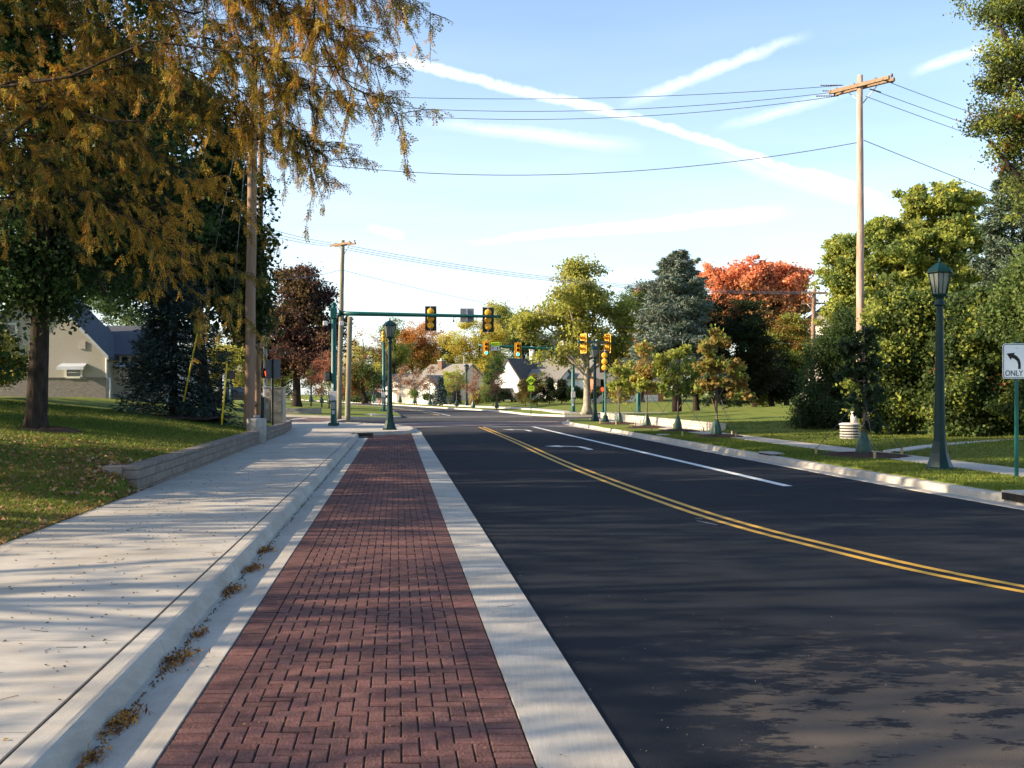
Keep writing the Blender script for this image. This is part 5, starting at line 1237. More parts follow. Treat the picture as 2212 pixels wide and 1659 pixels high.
# --- honey locust with pinnate orange leaves overhanging from the left
def frond_template(rg, n=10, L=0.13):
    q = []
    for i in range(n):
        t = (i+0.7)/n; x = L*t; z = -0.045*t*t*4*L
        for sg in (-1, 1):
            l = 0.030*(1-0.5*abs(t-0.45)); w = 0.010
            c = np.array([x, sg*0.004, z]); d = np.array([0.42+rg.normal(0, 0.35), sg*0.9, -0.18+rg.normal(0, 0.35)]); d /= np.linalg.norm(d); l *= rg.choice([0.25, 0.8, 1.0, 1.25], p=[0.14, 0.26, 0.4, 0.2]); u = np.cross(d, [0, 0, 1]); u /= np.linalg.norm(u)
            q.append([c, c+d*l*0.5+u*w*0.6, c+d*l, c+d*l*0.5-u*w*0.6])
    q.append([[0, 0, 0], [L*0.5, 0.002, -0.02*L], [L, 0, -0.18*L], [L*0.5, -0.002, -0.03*L]])
    return np.array(q)
def locust(name, label, base, twigs_spec, seed, trunk_top, r0=0.22, fr_per=30, cols=None, scale=1.0, group=None, big=None):
    """twigs_spec: list of (start, end, sag, n_side) pendulous boughs; sprays of pinnate leaves along them"""
    rg = np.random.default_rng(seed); base = Vector(base); root = empty(name, base, 0, label, 'tree', group)
    mb = MB(); tt = Vector(trunk_top)
    tp = [base+Vector((0, 0, -0.4)), base, base.lerp(tt, 0.12)]+[base.lerp(tt, t)+Vector((rg.normal(0, .1), rg.normal(0, .1), 0)) for t in (0.3, 0.5, 0.7, 0.85, 1.0)]
    mb.tube(tp, [r0*1.5, r0*1.3, r0, r0*.9, r0*.75, r0*.55, r0*.35, r0*.15], 12)
    trunk = mb; FP, FD, FS = [], [], []; spine = tp[3:]
    for (a, b, sag, ns, rr) in twigs_spec:
        a, b = Vector(a), Vector(b); pts = bez(a, b, sag, 10)
        s0 = min(spine, key=lambda p: (p-a).length+(3 if p.z > a.z+1 else 0))
        for i in range(1, 11): pts[i] += Vector(rg.normal(0, 0.05, 3))*(1 if i < 10 else 0)
        lk = bez(s0, a, Vector(rg.normal(0, 0.35, 3))+Vector((0, 0, 0.12*(a-s0).length)), 6)
        bp_ = list(pts)
        for i in range(1, 6): lk[i] += Vector(rg.normal(0, 0.16, 3))
        trunk.tube(lk[:-1]+bp_, [rr*(2.2-1.2*i/6) for i in range(6)]+[rr*(1-0.85*i/10) for i in range(11)], 6)
        for k in range(ns+int(ns*0.55)):
            if k >= ns:
                pts, keep_ = lk+lk[-1:]*4, pts
            t = rg.uniform(0.12, 1.0) if k < ns else rg.uniform(0.25, 0.58); i = min(int(t*10), 9); p = pts[i].lerp(pts[i+1], t*10-i); d = (pts[i+1]-pts[i]).normalized()
            sd = Vector(rg.normal(0, 1, 3)); sd = (sd-d*sd.dot(d)).normalized()
            L = rg.uniform(0.35, 1.0)*(1.25-0.6*t)*scale
            e = p+d*L*0.6+sd*L*0.7+Vector((0, 0, -0.28*L)); q = bez(p, e, (0, 0, 0.08*L), 4)
            trunk.tube(q, [0.008*scale, 0.006*scale, 0.005*scale, 0.004*scale, 0.003*scale], 3, cap=False)
            nf = int(fr_per*rg.uniform(0.4, 1.3)*L)
            for _ in range(max(nf, 3)):
                u = rg.uniform(0.2, 1.0); j = min(int(u*4), 3); w = q[j].lerp(q[j+1], u*4-j); FP.append(tuple(w))
                fd = Vector(rg.normal(0, 1, 3))*0.55+(e-p).normalized()*0.6+Vector((0, 0, -0.75)); FD.append(tuple(fd.normalized())); FS.append(rg.uniform(0.7, 1.25)*scale)
    trunk.v = [tuple(Vector(v)-base) for v in trunk.v]; trunk.build('trunk', 'bark', root)
    FP, FD, FS = np.array(FP), np.array(FD), np.array(FS)
    TT = [frond_template(rg) for _ in range(7)]; n = len(FP); T = TT[0]; tk = rg.integers(0, 7, n); nrm = unit(rg.normal(size=(n, 3))*0.7+np.array([0, 0, 0.9])); yv = unit(np.cross(nrm, FD)); zv = np.cross(FD, yv)
    Rm = np.stack([FD, yv, zv], axis=2)*FS[:, None, None]
    if big: Rm[:, :, 1] *= 1.8
    V = np.zeros((n, T.shape[0], 4, 3))
    for q in range(7):
        m_ = tk == q; V[m_] = np.einsum('nij,qkj->nqki', Rm[m_], TT[q])
    V += (FP-np.array(base))[:, None, None, :]
    ca = np.array(cols or [(0.48, 0.25, 0.03), (0.42, 0.32, 0.045), (0.36, 0.17, 0.03), (0.24, 0.17, 0.025), (0.09, 0.11, 0.02), (0.16, 0.13, 0.02), (0.50, 0.29, 0.04)])
    kk = np.clip(((nz(FP, 1.1, 2.0)+rg.normal(0, 0.3, n)+0.8)/1.6*len(ca)).astype(int), 0, len(ca)-1)
    tint = np.repeat(ca[kk]*rg.uniform(0.65, 1.3, (n, 1)), T.shape[0], axis=0)
    quad_mesh('crown', V.reshape(-1, 4, 3), tint, 'leaf', root)
    return root
rgl = np.random.default_rng(21)
LB = Vector((-11.3, 15.3, lawn_left(-11.3, 15.3))); spec = []
def bough(a, b, lift, ns=34, rr=0.03): spec.append((a, b, (0, 0, lift), ns, rr))
def PD(px, py, Y): return P(px, py, Y)
# long boughs across the upper left of the view: (start px, end px, depth start, depth end)
for (ax, ay, bx, by, ya, yb, lf, ns) in (
    (150, -160, 690, 60, 14, 13, 0.6, 60), (300, -200, 880, 20, 13, 12, 0.5, 60), (380, -40, 850, 160, 13, 12, 0.4, 60), (250, 60, 760, 230, 14, 13, 0.4, 56),
    (330, 130, 700, 330, 14, 13.5, 0.4, 40), (300, 200, 640, 300, 14.5, 13.5, 0.3, 34), (420, 260, 712, 402, 14, 13.6, 0.5, 16), (430, 240, 735, 362, 14.5, 13.5, 0.4, 14), (520, -150, 940, 35, 12.5, 11.5, 0.4, 26),
    (100, 60, 480, 250, 15, 14, 0.4, 46), (60, 180, 420, 420, 15, 14.5, 0.4, 44), (200, 300, 560, 470, 15, 14.5, 0.3, 36), (120, 380, 520, 600, 15.5, 15, 0.4, 34), (330, 500, 560, 730, 15.5, 15, 0.3, 22),
    (260, 480, 470, 720, 15.5, 15, 0.3, 20), (-60, -60, 320, 180, 15, 14, 0.4, 46), (-100, 100, 260, 330, 15, 14, 0.3, 42), (-80, 260, 200, 430, 15, 14, 0.3, 38), (0, 400, 230, 600, 16, 15, 0.3, 16), (180, -240, 560, -40, 14, 13, 0.5, 40),
    (-200, -200, 200, 0, 15, 14, 0.4, 40), (420, 30, 640, 200, 13.5, 13, 0.3, 36), (480, -100, 760, 80, 13, 12.5, 0.3, 44), (150, 420, 420, 560, 15, 14.4, 0.3, 26), (560, 120, 870, 250, 12.6, 12, 0.3, 16)):
    bough(PD(ax, ay, ya), PD(bx, by, yb), lf, int(ns*(1.35 if bx > 560 else 0.8)), 0.013)
for k in range(34):      # the rest of the crown, above and left of the view
    a = rgl.uniform(0, 2*math.pi); z = rgl.uniform(6.5, 13.5); L = rgl.uniform(2.5, 5.5)
    p = Vector((-11.3+0.8*math.cos(a), 15.3+0.8*math.sin(a), z-0.6)); e = Vector((-11.3+L*math.cos(a), 15.3+L*math.sin(a), z+rgl.uniform(-0.5, 0.8)))
    if e.x > -6.0: continue
    bough(p, e, 0.5, 16, 0.04)
locust('honey_locust', 'honey locust with feathery orange leaves hanging across the upper left sky', LB, spec, 5, (-10.6, 15.4, 14.0), 0.21, fr_per=30)
# taller neighbours left of the view: they shade the street
def shade_tree(label, x, y, h, cr, seed, cols, n=260, per=26, leaf=(0.30, 0.22), low=0.32, group='lawn trees along the left side'):
    rg = np.random.default_rng(seed); L = []
    for k in range(9):
        a = rg.uniform(0, 2*math.pi); rr = cr*rg.uniform(0.25, 0.7); zc = h*rg.uniform(low+0.08, 0.85); L.append((x+rr*math.cos(a), y+rr*math.sin(a), zc, cr*0.5, cr*0.5, cr*0.42))
    L.append((x, y, h*0.85, cr*0.45, cr*0.45, cr*0.4))
    return tree('shade_tree', label, (x, y, lawn_left(x, y) if x < -4 else 0.2), L, cols, n, per, (0.5, 1.1), leaf, 0.26, 'bark', seed, group, gap=-0.30, shell=1.8, ntwig=50)
shade_tree('thin crowned tree left of the frame whose streaked shade crosses the brick bay', -17.0, 6.5, 11, 4.2, 41, [DG2, MG, YEL2], 120, 15, (0.20, 0.13), low=0.48)
shade_tree('broad tree left of the frame nearest the camera', -15.0, 1.5, 10, 4.0, 42, [DG2, MG], 80, 14, (0.20, 0.13), low=0.45)
shade_tree('tall tree behind the honey locust, left of the frame', -19.5, 17.5, 17, 5.0, 43, [DG2, MG, DG], 420, 26, (0.3, 0.2), low=0.10)
shade_tree('very tall tree in the left yard beyond the dark trunk', -24.0, 25.0, 20, 5.5, 44, [DG2, MG, DG], 520, 28, (0.32, 0.22), low=0.10)
shade_tree('lower tree left of the frame between the camera and the locust', -20.0, 11.0, 13, 4.2, 45, [MG, YG_, DG2], 150, 16, (0.22, 0.15), low=0.5)
shade_tree('dark leaved yard tree in front of the cream house roof', -19.5, 33.0, 14, 5.2, 48, [DG, DG2, (0.04, 0.07, 0.02)], 420, 40, (0.24, 0.18), low=0.12)
shade_tree('small dark unseen tree added left of the frame to shade the lawn', -18.6, 27.2, 9.5, 3.6, 53, [DG, DG2, MG], 300, 26, (0.24, 0.17), low=0.04)  # unseen tree, added as a further source of shade on the left lawn
shade_tree('dark yard tree left of the cream house', -29.0, 37.0, 17, 5.5, 49, [DG, DG2], 420, 30, (0.3, 0.2), low=0.15)
shade_tree('tall tree beyond the cream house at the left', -27.0, 58.0, 17, 6.0, 50, [DG2, MG], 420, 30, (0.32, 0.22), low=0.2)
# dark maple with the visible trunk
YM = 24.0; mbx = P(77, 938, YM)
tree('dark_maple', 'dark leaved maple with a thick straight trunk at the left edge of the lawn', (mbx.x, mbx.y, lawn_left(mbx.x, mbx.y)-0.02),
     LP(YM, (40, 560, 230, 120, .9), (-60, 330, 260, 200, .9), (200, 350, 210, 200, .9), (60, 120, 260, 220, .9), (250, 130, 200, 190, .9, 2), (330, 480, 130, 130, .9, 1), (120, -120, 260, 200, .9), (60, 640, 200, 55, .8), (200, 640, 100, 58, .8), (150, 500, 110, 90, .8), (300, 330, 110, 110, .8), (-40, 700, 60, 30, .8)),
     [DG, DG2, (0.04, 0.075, 0.02), (0.09, 0.11, 0.025)], 1050, 44, (0.3, 0.75), (0.15, 0.12), 0.24, 'bark', 11, gap=-0.32, ntwig=130, nlimb=2, shell=1.7)
# dark broadleaf mass behind the locust by the big pole
YD = 39.0; b = P(455, 892, YD)
tree('dark_elm', 'dense dark green tree behind the honey locust by the large pole', (b.x, b.y, lawn_left(b.x, b.y)),
     LP(YD, (440, 560, 110, 130, .8), (480, 320, 60, 90, .8), (540, 700, 40, 70, .8), (340, 230, 100, 80, .8), (350, 400, 120, 130, .8), (470, 430, 90, 120, .8), (400, 270, 110, 110, .8), (300, 560, 110, 120, .8), (520, 640, 62, 110, .8), (280, 280, 110, 120, .8), (520, 540, 55, 90, .8), (250, 430, 120, 120, .8)),
     [DG, DG2, (0.035, 0.06, 0.02), (0.10, 0.11, 0.02)], 1250, 42, (0.4, 1.0), (0.24, 0.18), 0.28, 'bark', 12, gap=-0.45, ntwig=90, shell=1.7)
b = P(375, 896, 36.5)
conifer('blue_spruce', 'dark blue green spruce on the lawn beside the cream house', (b.x, b.y, lawn_left(b.x, b.y)), 6.4, 2.35, [(0.03, 0.055, 0.048), (0.055, 0.085, 0.075), (0.015, 0.03, 0.025)], 4, 26000, spray=(0.20, 0.045), z_low=0.07, r0=0.17)
b = P(5, 850, 44)
shrub('yellowing_shrub', 'yellow green feathery shrub at the corner of the cream house', (P(-5, 860, 38).x, 38, lawn_left(P(-5, 860, 38).x, 38)), LP(38, (-10, 800, 60, 40), (10, 770, 48, 30), (-20, 735, 50, 30)), [YG_, DG2, YEL2], 240, 50, (0.14, 0.07), (0.2, 0.45), 13)
# purple-brown tree on the far left corner
YP = 102.0; b = P(641, 866, YP)
tree('purple_maple', 'round purple brown tree with a forked trunk beyond the cross street', (b.x, b.y, 0.75),
     LP(YP, (645, 650, 62, 55), (600, 720, 62, 60), (690, 700, 50, 55), (650, 760, 85, 55), (585, 780, 60, 40), (700, 765, 42, 42), (640, 600, 35, 25), (560, 740, 50, 60)),
     [PUR, (0.16, 0.085, 0.05), (0.06, 0.035, 0.035), (0.16, 0.11, 0.04), (0.10, 0.06, 0.05)], 1000, 36, (0.5, 1.1), (0.34, 0.26), 0.42, 'bark', 14, gap=-0.42, ntwig=80)
# background trees, each its own crown
BT = [ # name, label, depth, base px/py, lobes, colours, n, seed, kw
 ('orange_maple', 'orange and green maple behind the tan house roof', 165, (905, 860), [(870, 745, 40, 40), (915, 735, 42, 38), (900, 780, 60, 35), (945, 765, 35, 35), (870, 715, 25, 20)], [MG, DG2, ORG, (0.35, 0.17, 0.04)], 420, 21, dict(grad=((0.50, 0.22, 0.05), 7.5, 13))),
 ('green_ash', 'slim green tree behind the corner street lamp', 150, (850, 862), [(845, 730, 24, 30), (848, 770, 34, 35), (835, 800, 30, 30), (855, 705, 14, 16)], [MG, YG_, DG2], 260, 22, {}),
 ('yellow_poplar', 'bright yellow tree above the two houses under the left arm signals', 150, (1030, 860), [(1000, 740, 42, 38), (1040, 725, 45, 40), (985, 770, 40, 35), (1060, 760, 40, 45), (1025, 795, 50, 35), (1085, 745, 24, 40)], [YEL, YEL2, YG2, (0.42, 0.30, 0.04)], 560, 23, {}),
 ('pale_poplar', 'tall pale sparse tree top behind the left arm end signal', 175, (1070, 860), [(1072, 672, 30, 24), (1080, 700, 36, 28), (1095, 735, 30, 35)], [(0.24, 0.23, 0.08), YG_, YEL2], 260, 24, dict(gap=-0.05)),
 ('dark_spruce', 'x', 0, (0, 0), [], [], 0, 0, None),
 ('green_oak', 'dark green tree between the yellow tree and the sycamore', 140, (1130, 860), [(1128, 715, 34, 34), (1150, 745, 48, 30), (1190, 750, 45, 28), (1110, 760, 30, 35), (1225, 760, 40, 30)], [DG, DG2, MG], 420, 25, {}),
 ('rusty_maple', 'tree with rusty patches between the sycamore and the blue spruce', 110, (1385, 862), [(1362, 660, 34, 38), (1390, 645, 30, 32), (1375, 710, 45, 45), (1350, 770, 40, 50), (1405, 760, 40, 50)], [YG_, MG, DG2, ORG], 480, 26, {}),
 ('orange_shrub_tree', 'pale orange bare looking tree behind the short cut pole', 140, (785, 862), [(785, 755, 30, 34), (770, 790, 34, 34), (810, 770, 24, 30)], [(0.42, 0.24, 0.12), (0.36, 0.20, 0.12), YEL2], 260, 27, dict(gap=0.0, per=22)),
 ('green_maple', 'green and rust tree right of the short cut pole', 120, (788, 864), [(775, 800, 26, 34), (800, 825, 30, 28), (760, 830, 22, 30)], [DG2, MG, RUST, YG_], 320, 28, {}),
 ('bushy_tree', 'dark green hedge like tree above the dark car by the porch house', 140, (790, 862), [(790, 845, 40, 18), (760, 848, 30, 14)], [DG, DG2], 220, 29, {}),
 ('lime_tree', 'yellow green tree glimpsed under the dark foliage on the left', 75, (470, 872), [(455, 790, 36, 34), (490, 770, 40, 30), (520, 800, 30, 36), (435, 830, 26, 26)], [YG2, YG_, YEL2], 260, 30, {}),
 ('far_maple', 'green tree far left beyond the cream house', 90, (330, 866), [(330, 700, 70, 70), (260, 640, 70, 60), (380, 780, 60, 50)], [DG2, MG], 300, 31, {}),
 ('red_maple', 'brilliant red orange maple rising behind the dark trees on the right', 95, (1630, 880), [(1560, 605, 40, 34), (1620, 592, 45, 32), (1680, 605, 45, 34), (1600, 640, 60, 34), (1690, 650, 50, 40), (1720, 610, 26, 26), (1650, 700, 70, 50), (1700, 760, 50, 60), (1560, 690, 50, 50)], [DG2, MG, (0.60, 0.30, 0.10), (0.07, 0.10, 0.03), (0.78, 0.34, 0.16)], 1300, 32, dict(grad=((0.80, 0.34, 0.17), 7.8, 12.0), leaf=(0.36, 0.28))),
 ('green_hickory', 'green tree with rusty leaves below the red maple on its right', 82, (1700, 884), [(1700, 790, 50, 60), (1660, 830, 40, 50), (1735, 740, 24, 45), (1690, 720, 40, 35)], [DG2, MG, YG_, (0.26, 0.14, 0.03)], 560, 33, {}),
 ('yellow_elm', 'tall yellow green tree between the right utility pole and the lamp', 62, (1985, 900), [(2030, 480, 90, 66), (1960, 540, 90, 66), (2060, 560, 80, 70), (1900, 500, 36, 36), (1990, 640, 120, 66), (2090, 640, 60, 60), (2000, 445, 40, 30), (2080, 440, 40, 28)], [YG2, YG_, (0.40, 0.42, 0.09), MG, YG_, (0.34, 0.36, 0.08)], 1400, 34, dict(leaf=(0.26, 0.2))),
 ('yellow_maple', 'yellow green tree left of the right utility pole', 66, (1810, 896), [(1845, 545, 42, 36), (1818, 590, 42, 40), (1858, 620, 56, 56), (1815, 660, 38, 44), (1840, 700, 52, 56), (1818, 760, 40, 50), (1800, 545, 14, 12)], [YG2, YG_, (0.40, 0.42, 0.09), MG], 950, 35, dict(leaf=(0.26, 0.2))),
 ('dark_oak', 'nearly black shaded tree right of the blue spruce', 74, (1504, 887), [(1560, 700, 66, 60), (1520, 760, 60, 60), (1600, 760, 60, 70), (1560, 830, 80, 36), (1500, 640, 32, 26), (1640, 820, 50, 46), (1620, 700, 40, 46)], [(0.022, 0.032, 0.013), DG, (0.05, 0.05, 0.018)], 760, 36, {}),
 ('dark_beech', 'dark tree with a bent trunk at the back of the right lawn', 80, (1668, 880), [(1650, 800, 60, 46), (1700, 830, 44, 36), (1620, 830, 50, 34)], [DG, (0.025, 0.04, 0.014), DG2], 400, 37, {}),
 ('far_oak', 'dark green tree top behind the rusty tree and spruce', 150, (1480, 862), [(1470, 640, 50, 40), (1440, 690, 50, 60), (1520, 690, 50, 60)], [DG2, MG, (0.2, 0.12, 0.03)], 320, 38, {}),
 ('hedge_tree', 'dark trees closing the view behind the brick house', 135, (1440, 862), [(1420, 800, 60, 40), (1500, 800, 60, 50), (1340, 810, 50, 36), (1590, 810, 60, 50)], [DG, DG2], 380, 39, {}),
 ('background_maple', 'green tree closing the view right of the dark oak', 120, (1740, 864), [(1740, 760, 60, 60), (1800, 800, 60, 50), (1700, 820, 60, 40)], [DG2, MG], 300, 40, {}),
 ('far_belt_tree', 'low green tree far behind the trunk of the purple tree', 210, (600, 858), [(600, 835, 50, 26), (540, 830, 50, 30), (680, 838, 40, 22)], [MG, DG2, (0.35, 0.18, 0.06)], 200, 101, {}),
 ('far_belt_tree', 'low orange and green tree far down the road between the left poles', 230, (740, 858), [(740, 830, 50, 28), (800, 832, 50, 26), (860, 834, 40, 24)], [(0.35, 0.18, 0.06), MG, YEL2], 200, 102, {}),
 ('far_belt_tree', 'dark trees far behind the left lawn under the orange leaves', 120, (400, 858), [(400, 810, 60, 46), (330, 800, 60, 50), (480, 830, 50, 30), (540, 835, 40, 26)], [DG2, DG, YG_], 260, 103, {}),
 ('far_belt_tree', 'trees behind the cream house at the far left', 110, (100, 850), [(60, 700, 120, 90), (200, 720, 90, 80), (-60, 720, 90, 90)], [DG2, DG], 320, 104, {}),
 ('far_belt_tree', 'green trees far behind the two pale houses', 230, (1050, 858), [(960, 820, 60, 34), (1050, 815, 60, 40), (1150, 810, 60, 44), (1250, 810, 60, 44)], [DG2, MG, YG_], 260, 105, {}),
 ('far_belt_tree', 'green trees closing the view behind the right lawn', 150, (1700, 862), [(1600, 800, 60, 50), (1680, 800, 60, 50), (1760, 800, 60, 50), (1840, 790, 60, 60)], [DG2, DG, MG], 300, 106, {}),
 ('background_elm', 'green tree far left behind the purple tree', 170, (610, 862), [(610, 790, 50, 40), (560, 800, 50, 40), (690, 800, 40, 34)], [MG, YG_, (0.3, 0.16, 0.05)], 300, 46, {}),
 ('background_oak', 'tall green crown behind the tan house chimney', 190, (950, 860), [(960, 790, 60, 40), (900, 800, 50, 30), (1100, 800, 60, 36), (1200, 800, 60, 36)], [DG2, MG, YG_], 320, 47, {}),
]
for (nm, lb, Y, bs, lobes, cols, n, sd_, kw) in BT:
    if not lobes: continue
    if Y >= 140 and bs[0] < 1270: Y += 48
    kw = dict(kw); b = P(bs[0], bs[1], Y); k = Y/F; leaf = kw.pop('leaf', (max(0.2, 3.6*k), max(0.15, 2.8*k)))
    per = kw.pop('per', 40)
    tree(nm, lb, (b.x, b.y, b.z), LP(Y, *lobes), cols, n, per, (7*k, 17*k), leaf, 0.16+2.2*k, 'bark', sd_, 'background trees' if Y > 115 else None, ntwig=44, **kw)
# pale barked sycamore with spreading limbs
YS = 78.0; b = P(1268, 884, YS)
tree('sycamore', 'tall pale barked sycamore with open yellow green crown at the centre right', (b.x, b.y, b.z),
     LP(YS, (1265, 600, 50, 36), (1240, 650, 70, 40), (1150, 690, 40, 20), (1180, 655, 36, 26), (1300, 640, 40, 40), (1270, 700, 85, 40), (1170, 715, 50, 28), (1200, 690, 60, 26), (1340, 700, 40, 46), (1310, 760, 50, 36), (1130, 705, 34, 20), (1225, 770, 50, 22), (1345, 800, 40, 50), (1240, 585, 24, 18), (1330, 845, 26, 18)),
     [YG2, (0.42, 0.42, 0.10), (0.34, 0.33, 0.08), YG_, YG2, (0.46, 0.34, 0.10)], 1000, 28, (0.3, 0.9), (0.25, 0.2), 0.30, 'bark_pale', 51, gap=0.0, ntwig=200, nlimb=1, fork=0.22, twig_r=0.03, top=P(1262, 640, YS), wob=0.35, shell=1.8)
# spruces on the right
b = P(1462, 890, 70)
conifer('blue_spruce', 'big silvery blue spruce with a ragged top behind the young street trees', (b.x, b.y, b.z), 10.6, 3.9, [(0.15, 0.20, 0.165), (0.22, 0.27, 0.225), (0.08, 0.12, 0.09), (0.17, 0.18, 0.11)], 6, 80000, spray=(0.30, 0.075), z_low=0.30, r0=0.34, power=0.55)
b = P(2185, 900, 50)
conifer('blue_spruce', 'blue green spruce between the yellow tree and the oak at the right edge', (b.x, b.y, 0.7), 12.2, 3.3, [(0.10, 0.14, 0.09), (0.15, 0.19, 0.13), (0.06, 0.09, 0.055)], 9, 42000, spray=(0.26, 0.07), z_low=0.05, r0=0.25, power=0.75)
# oak crown entering at the right edge
YO = 27.0
tree('oak', 'green oak crown reaching in from the upper right edge of the view', (P(2420, 900, YO).x, YO, 0.3),
     LP(YO, (2200, 250, 90, 80), (2230, 110, 90, 90), (2190, 0, 90, 60), (2260, 340, 90, 90), (2150, 30, 46, 26), (2150, 260, 44, 30), (2330, 100, 130, 140), (2330, 330, 130, 140), (2300, -90, 130, 120), (2220, 430, 56, 60), (2420, 480, 140, 100), (2160, 170, 40, 30)),
     [MG, (0.10, 0.13, 0.04), YG_, (0.13, 0.15, 0.06), (0.08, 0.11, 0.03), (0.28, 0.15, 0.05)], 1500, 44, (0.16, 0.42), (0.11, 0.065), 0.3, 'bark', 52, gap=-0.22, ntwig=140, nlimb=2, shell=2.0)
# big leafy bush mass on the right, as separate bushes
YH_ = 40.0
for (nm, lb, Y, bs, lobes, cols, n, sd_, lf) in (
    ('yew_shrub', 'low spreading dark evergreen shrub left of the right utility pole', 43, (1800, 928), [(1800, 800, 60, 70), (1770, 880, 46, 44), (1840, 880, 50, 46), (1860, 760, 40, 60), (1745, 905, 30, 20), (1820, 710, 34, 30)], [DG2, (0.05, 0.08, 0.035), (0.08, 0.11, 0.05)], 1000, 61, (0.13, 0.06)),
    ('linden_bush', 'broad leafy green bush between the utility pole and the right lamp', 38, (1950, 938), [(1930, 760, 70, 80), (1980, 860, 60, 60), (1900, 860, 50, 60), (1960, 690, 66, 50), (1910, 915, 40, 22)], [MG, DG2, YG_, (0.08, 0.12, 0.035)], 1000, 62, (0.17, 0.14)),
    ('linden_bush', 'leafy green bush with orange flecks behind the right lamp and sign', 36, (2110, 945), [(2090, 760, 80, 80), (2150, 860, 80, 70), (2060, 860, 60, 60), (2120, 680, 80, 60), (2190, 720, 60, 80), (2080, 925, 50, 20), (2200, 920, 40, 26)], [MG, YG_, DG2, (0.09, 0.13, 0.04), MG, (0.38, 0.15, 0.05)], 1350, 63, (0.16, 0.13)),
    ('linden_bush', 'leafy green bush cut by the right frame edge', 33, (2260, 950), [(2260, 780, 80, 90), (2250, 650, 90, 90), (2270, 890, 80, 60)], [MG, DG2, YG_], 600, 64, (0.15, 0.12))):
    b = P(bs[0], bs[1], Y)
    tree(nm, lb, (b.x, b.y, lawn_right(b.x, b.y)), LP(Y, *lobes), cols, n, 46, (0.22, 0.5), lf, 0.12, 'bark', sd_, 'bushes behind the right sidewalk', 'bush', ntwig=60, gap=-0.6, shell=2.0)
# house shrubs
for (nm, lb, Y, bs, lobes, cols, n, sd_) in (
    ('round_shrub', 'dark shrub under the front gable of the white house, left of the lime sign', 100, (1075, 868), [(1085, 848, 22, 18), (1070, 855, 16, 12)], [DG, (0.06, 0.05, 0.02)], 130, 71),
    ('tall_shrub', 'green shrub just right of the lime sign with orange tips', 98, (1160, 870), [(1162, 830, 20, 24), (1150, 855, 28, 18), (1170, 815, 10, 12)], [MG, (0.20, 0.13, 0.03), DG2], 170, 72),
    ('tall_shrub', 'brown green shrub left of the lime sign post', 98, (1135, 870), [(1133, 850, 18, 20), (1130, 835, 12, 14)], [(0.12, 0.09, 0.025), DG2], 130, 73),
    ('cone_shrub', 'dark pointed shrub before the right wing of the white house', 98, (1187, 868), [(1187, 850, 15, 18), (1186, 832, 8, 14)], [DG, (0.03, 0.045, 0.02)], 130, 74),
    ('cone_shrub', 'second dark pointed shrub nearer the far signal pole', 98, (1213, 867), [(1213, 848, 15, 20), (1212, 832, 8, 12)], [DG, (0.04, 0.05, 0.02)], 130, 75),
    ('round_shrub', 'green hedge shrub behind the far right signal pole', 98, (1240, 866), [(1232, 852, 18, 14), (1255, 850, 16, 15)], [DG2, DG], 130, 76),
    ('round_shrub', 'green shrub by the car behind the pale trunk', 96, (1300, 866), [(1290, 850, 14, 16), (1240, 848, 14, 14)], [DG2, (0.05, 0.08, 0.03)], 130, 77),
    ('tall_shrub', 'bright green bush right of the small far lamp', 104, (1050, 872), [(1052, 845, 18, 18), (1045, 862, 24, 12), (1055, 822, 10, 14)], [MG, YG_, (0.3, 0.2, 0.04)], 190, 78),
    ('grass_clump', 'pale ornamental grass clump beside the bright green bush', 100, (1028, 876), [(1026, 864, 14, 12)], [YEL2, (0.3, 0.22, 0.10)], 80, 79),
    ('tall_shrub', 'yellow green shrub in front of the tan house gable', 112, (985, 866), [(982, 820, 24, 26), (970, 840, 24, 24)], [YG2, YG_, YEL2], 200, 80),
    ('round_shrub', 'small dark green shrub under the tan house front windows', 112, (900, 868), [(890, 852, 12, 9), (925, 856, 10, 7)], [DG2, MG], 80, 81),
    ('hedge_row', 'dark low hedge before the small porch house', 128, (785, 868), [(770, 860, 24, 7), (800, 861, 20, 7)], [DG, DG2], 90, 82),
    ('round_shrub', 'dark shrub in shade below the right dark trees', 78, (1560, 885), [(1540, 868, 30, 12), (1600, 866, 30, 12)], [DG, DG2], 110, 83),
    ('tall_shrub', 'leafy green shrub between the tan and the white house', 106, (1065, 870), [(1068, 800, 20, 34), (1060, 840, 18, 26)], [DG2, MG], 180, 84)):
    Y = Y*(1.30 if bs[0] < 1060 and Y > 90 else 1.12 if Y > 90 else 1); b = P(bs[0], bs[1], Y); k = Y/F
    shrub(nm, lb, (b.x, b.y, b.z), LP(Y, *lobes), cols, n, 36, (3.0*k, 2.2*k), (4*k, 9*k), sd_)
conifer('small_spruce', 'small blue spruce in front of the tan house', (P(951, 868, 138).x, 138, 0.7), 3.2, 1.35, [(0.06, 0.10, 0.10), (0.09, 0.13, 0.13), (0.04, 0.07, 0.07)], 15, 5000, spray=(0.22, 0.09), r0=0.06)
conifer('small_spruce', 'tiny dark spruce between the far lamp and the tan house', (P(985, 868, 140).x, 140, 0.7), 2.5, 1.0, [(0.03, 0.05, 0.05), (0.05, 0.08, 0.08)], 16, 3500, spray=(0.2, 0.08), r0=0.05)
conifer('dark_spruce', 'narrow dark spruce left of the yellow tree', (P(968, 862, 200).x, 200, 0.8), 12, 3.2, [(0.03, 0.055, 0.03), (0.05, 0.08, 0.04)], 17, 9000, spray=(0.5, 0.2), r0=0.2)

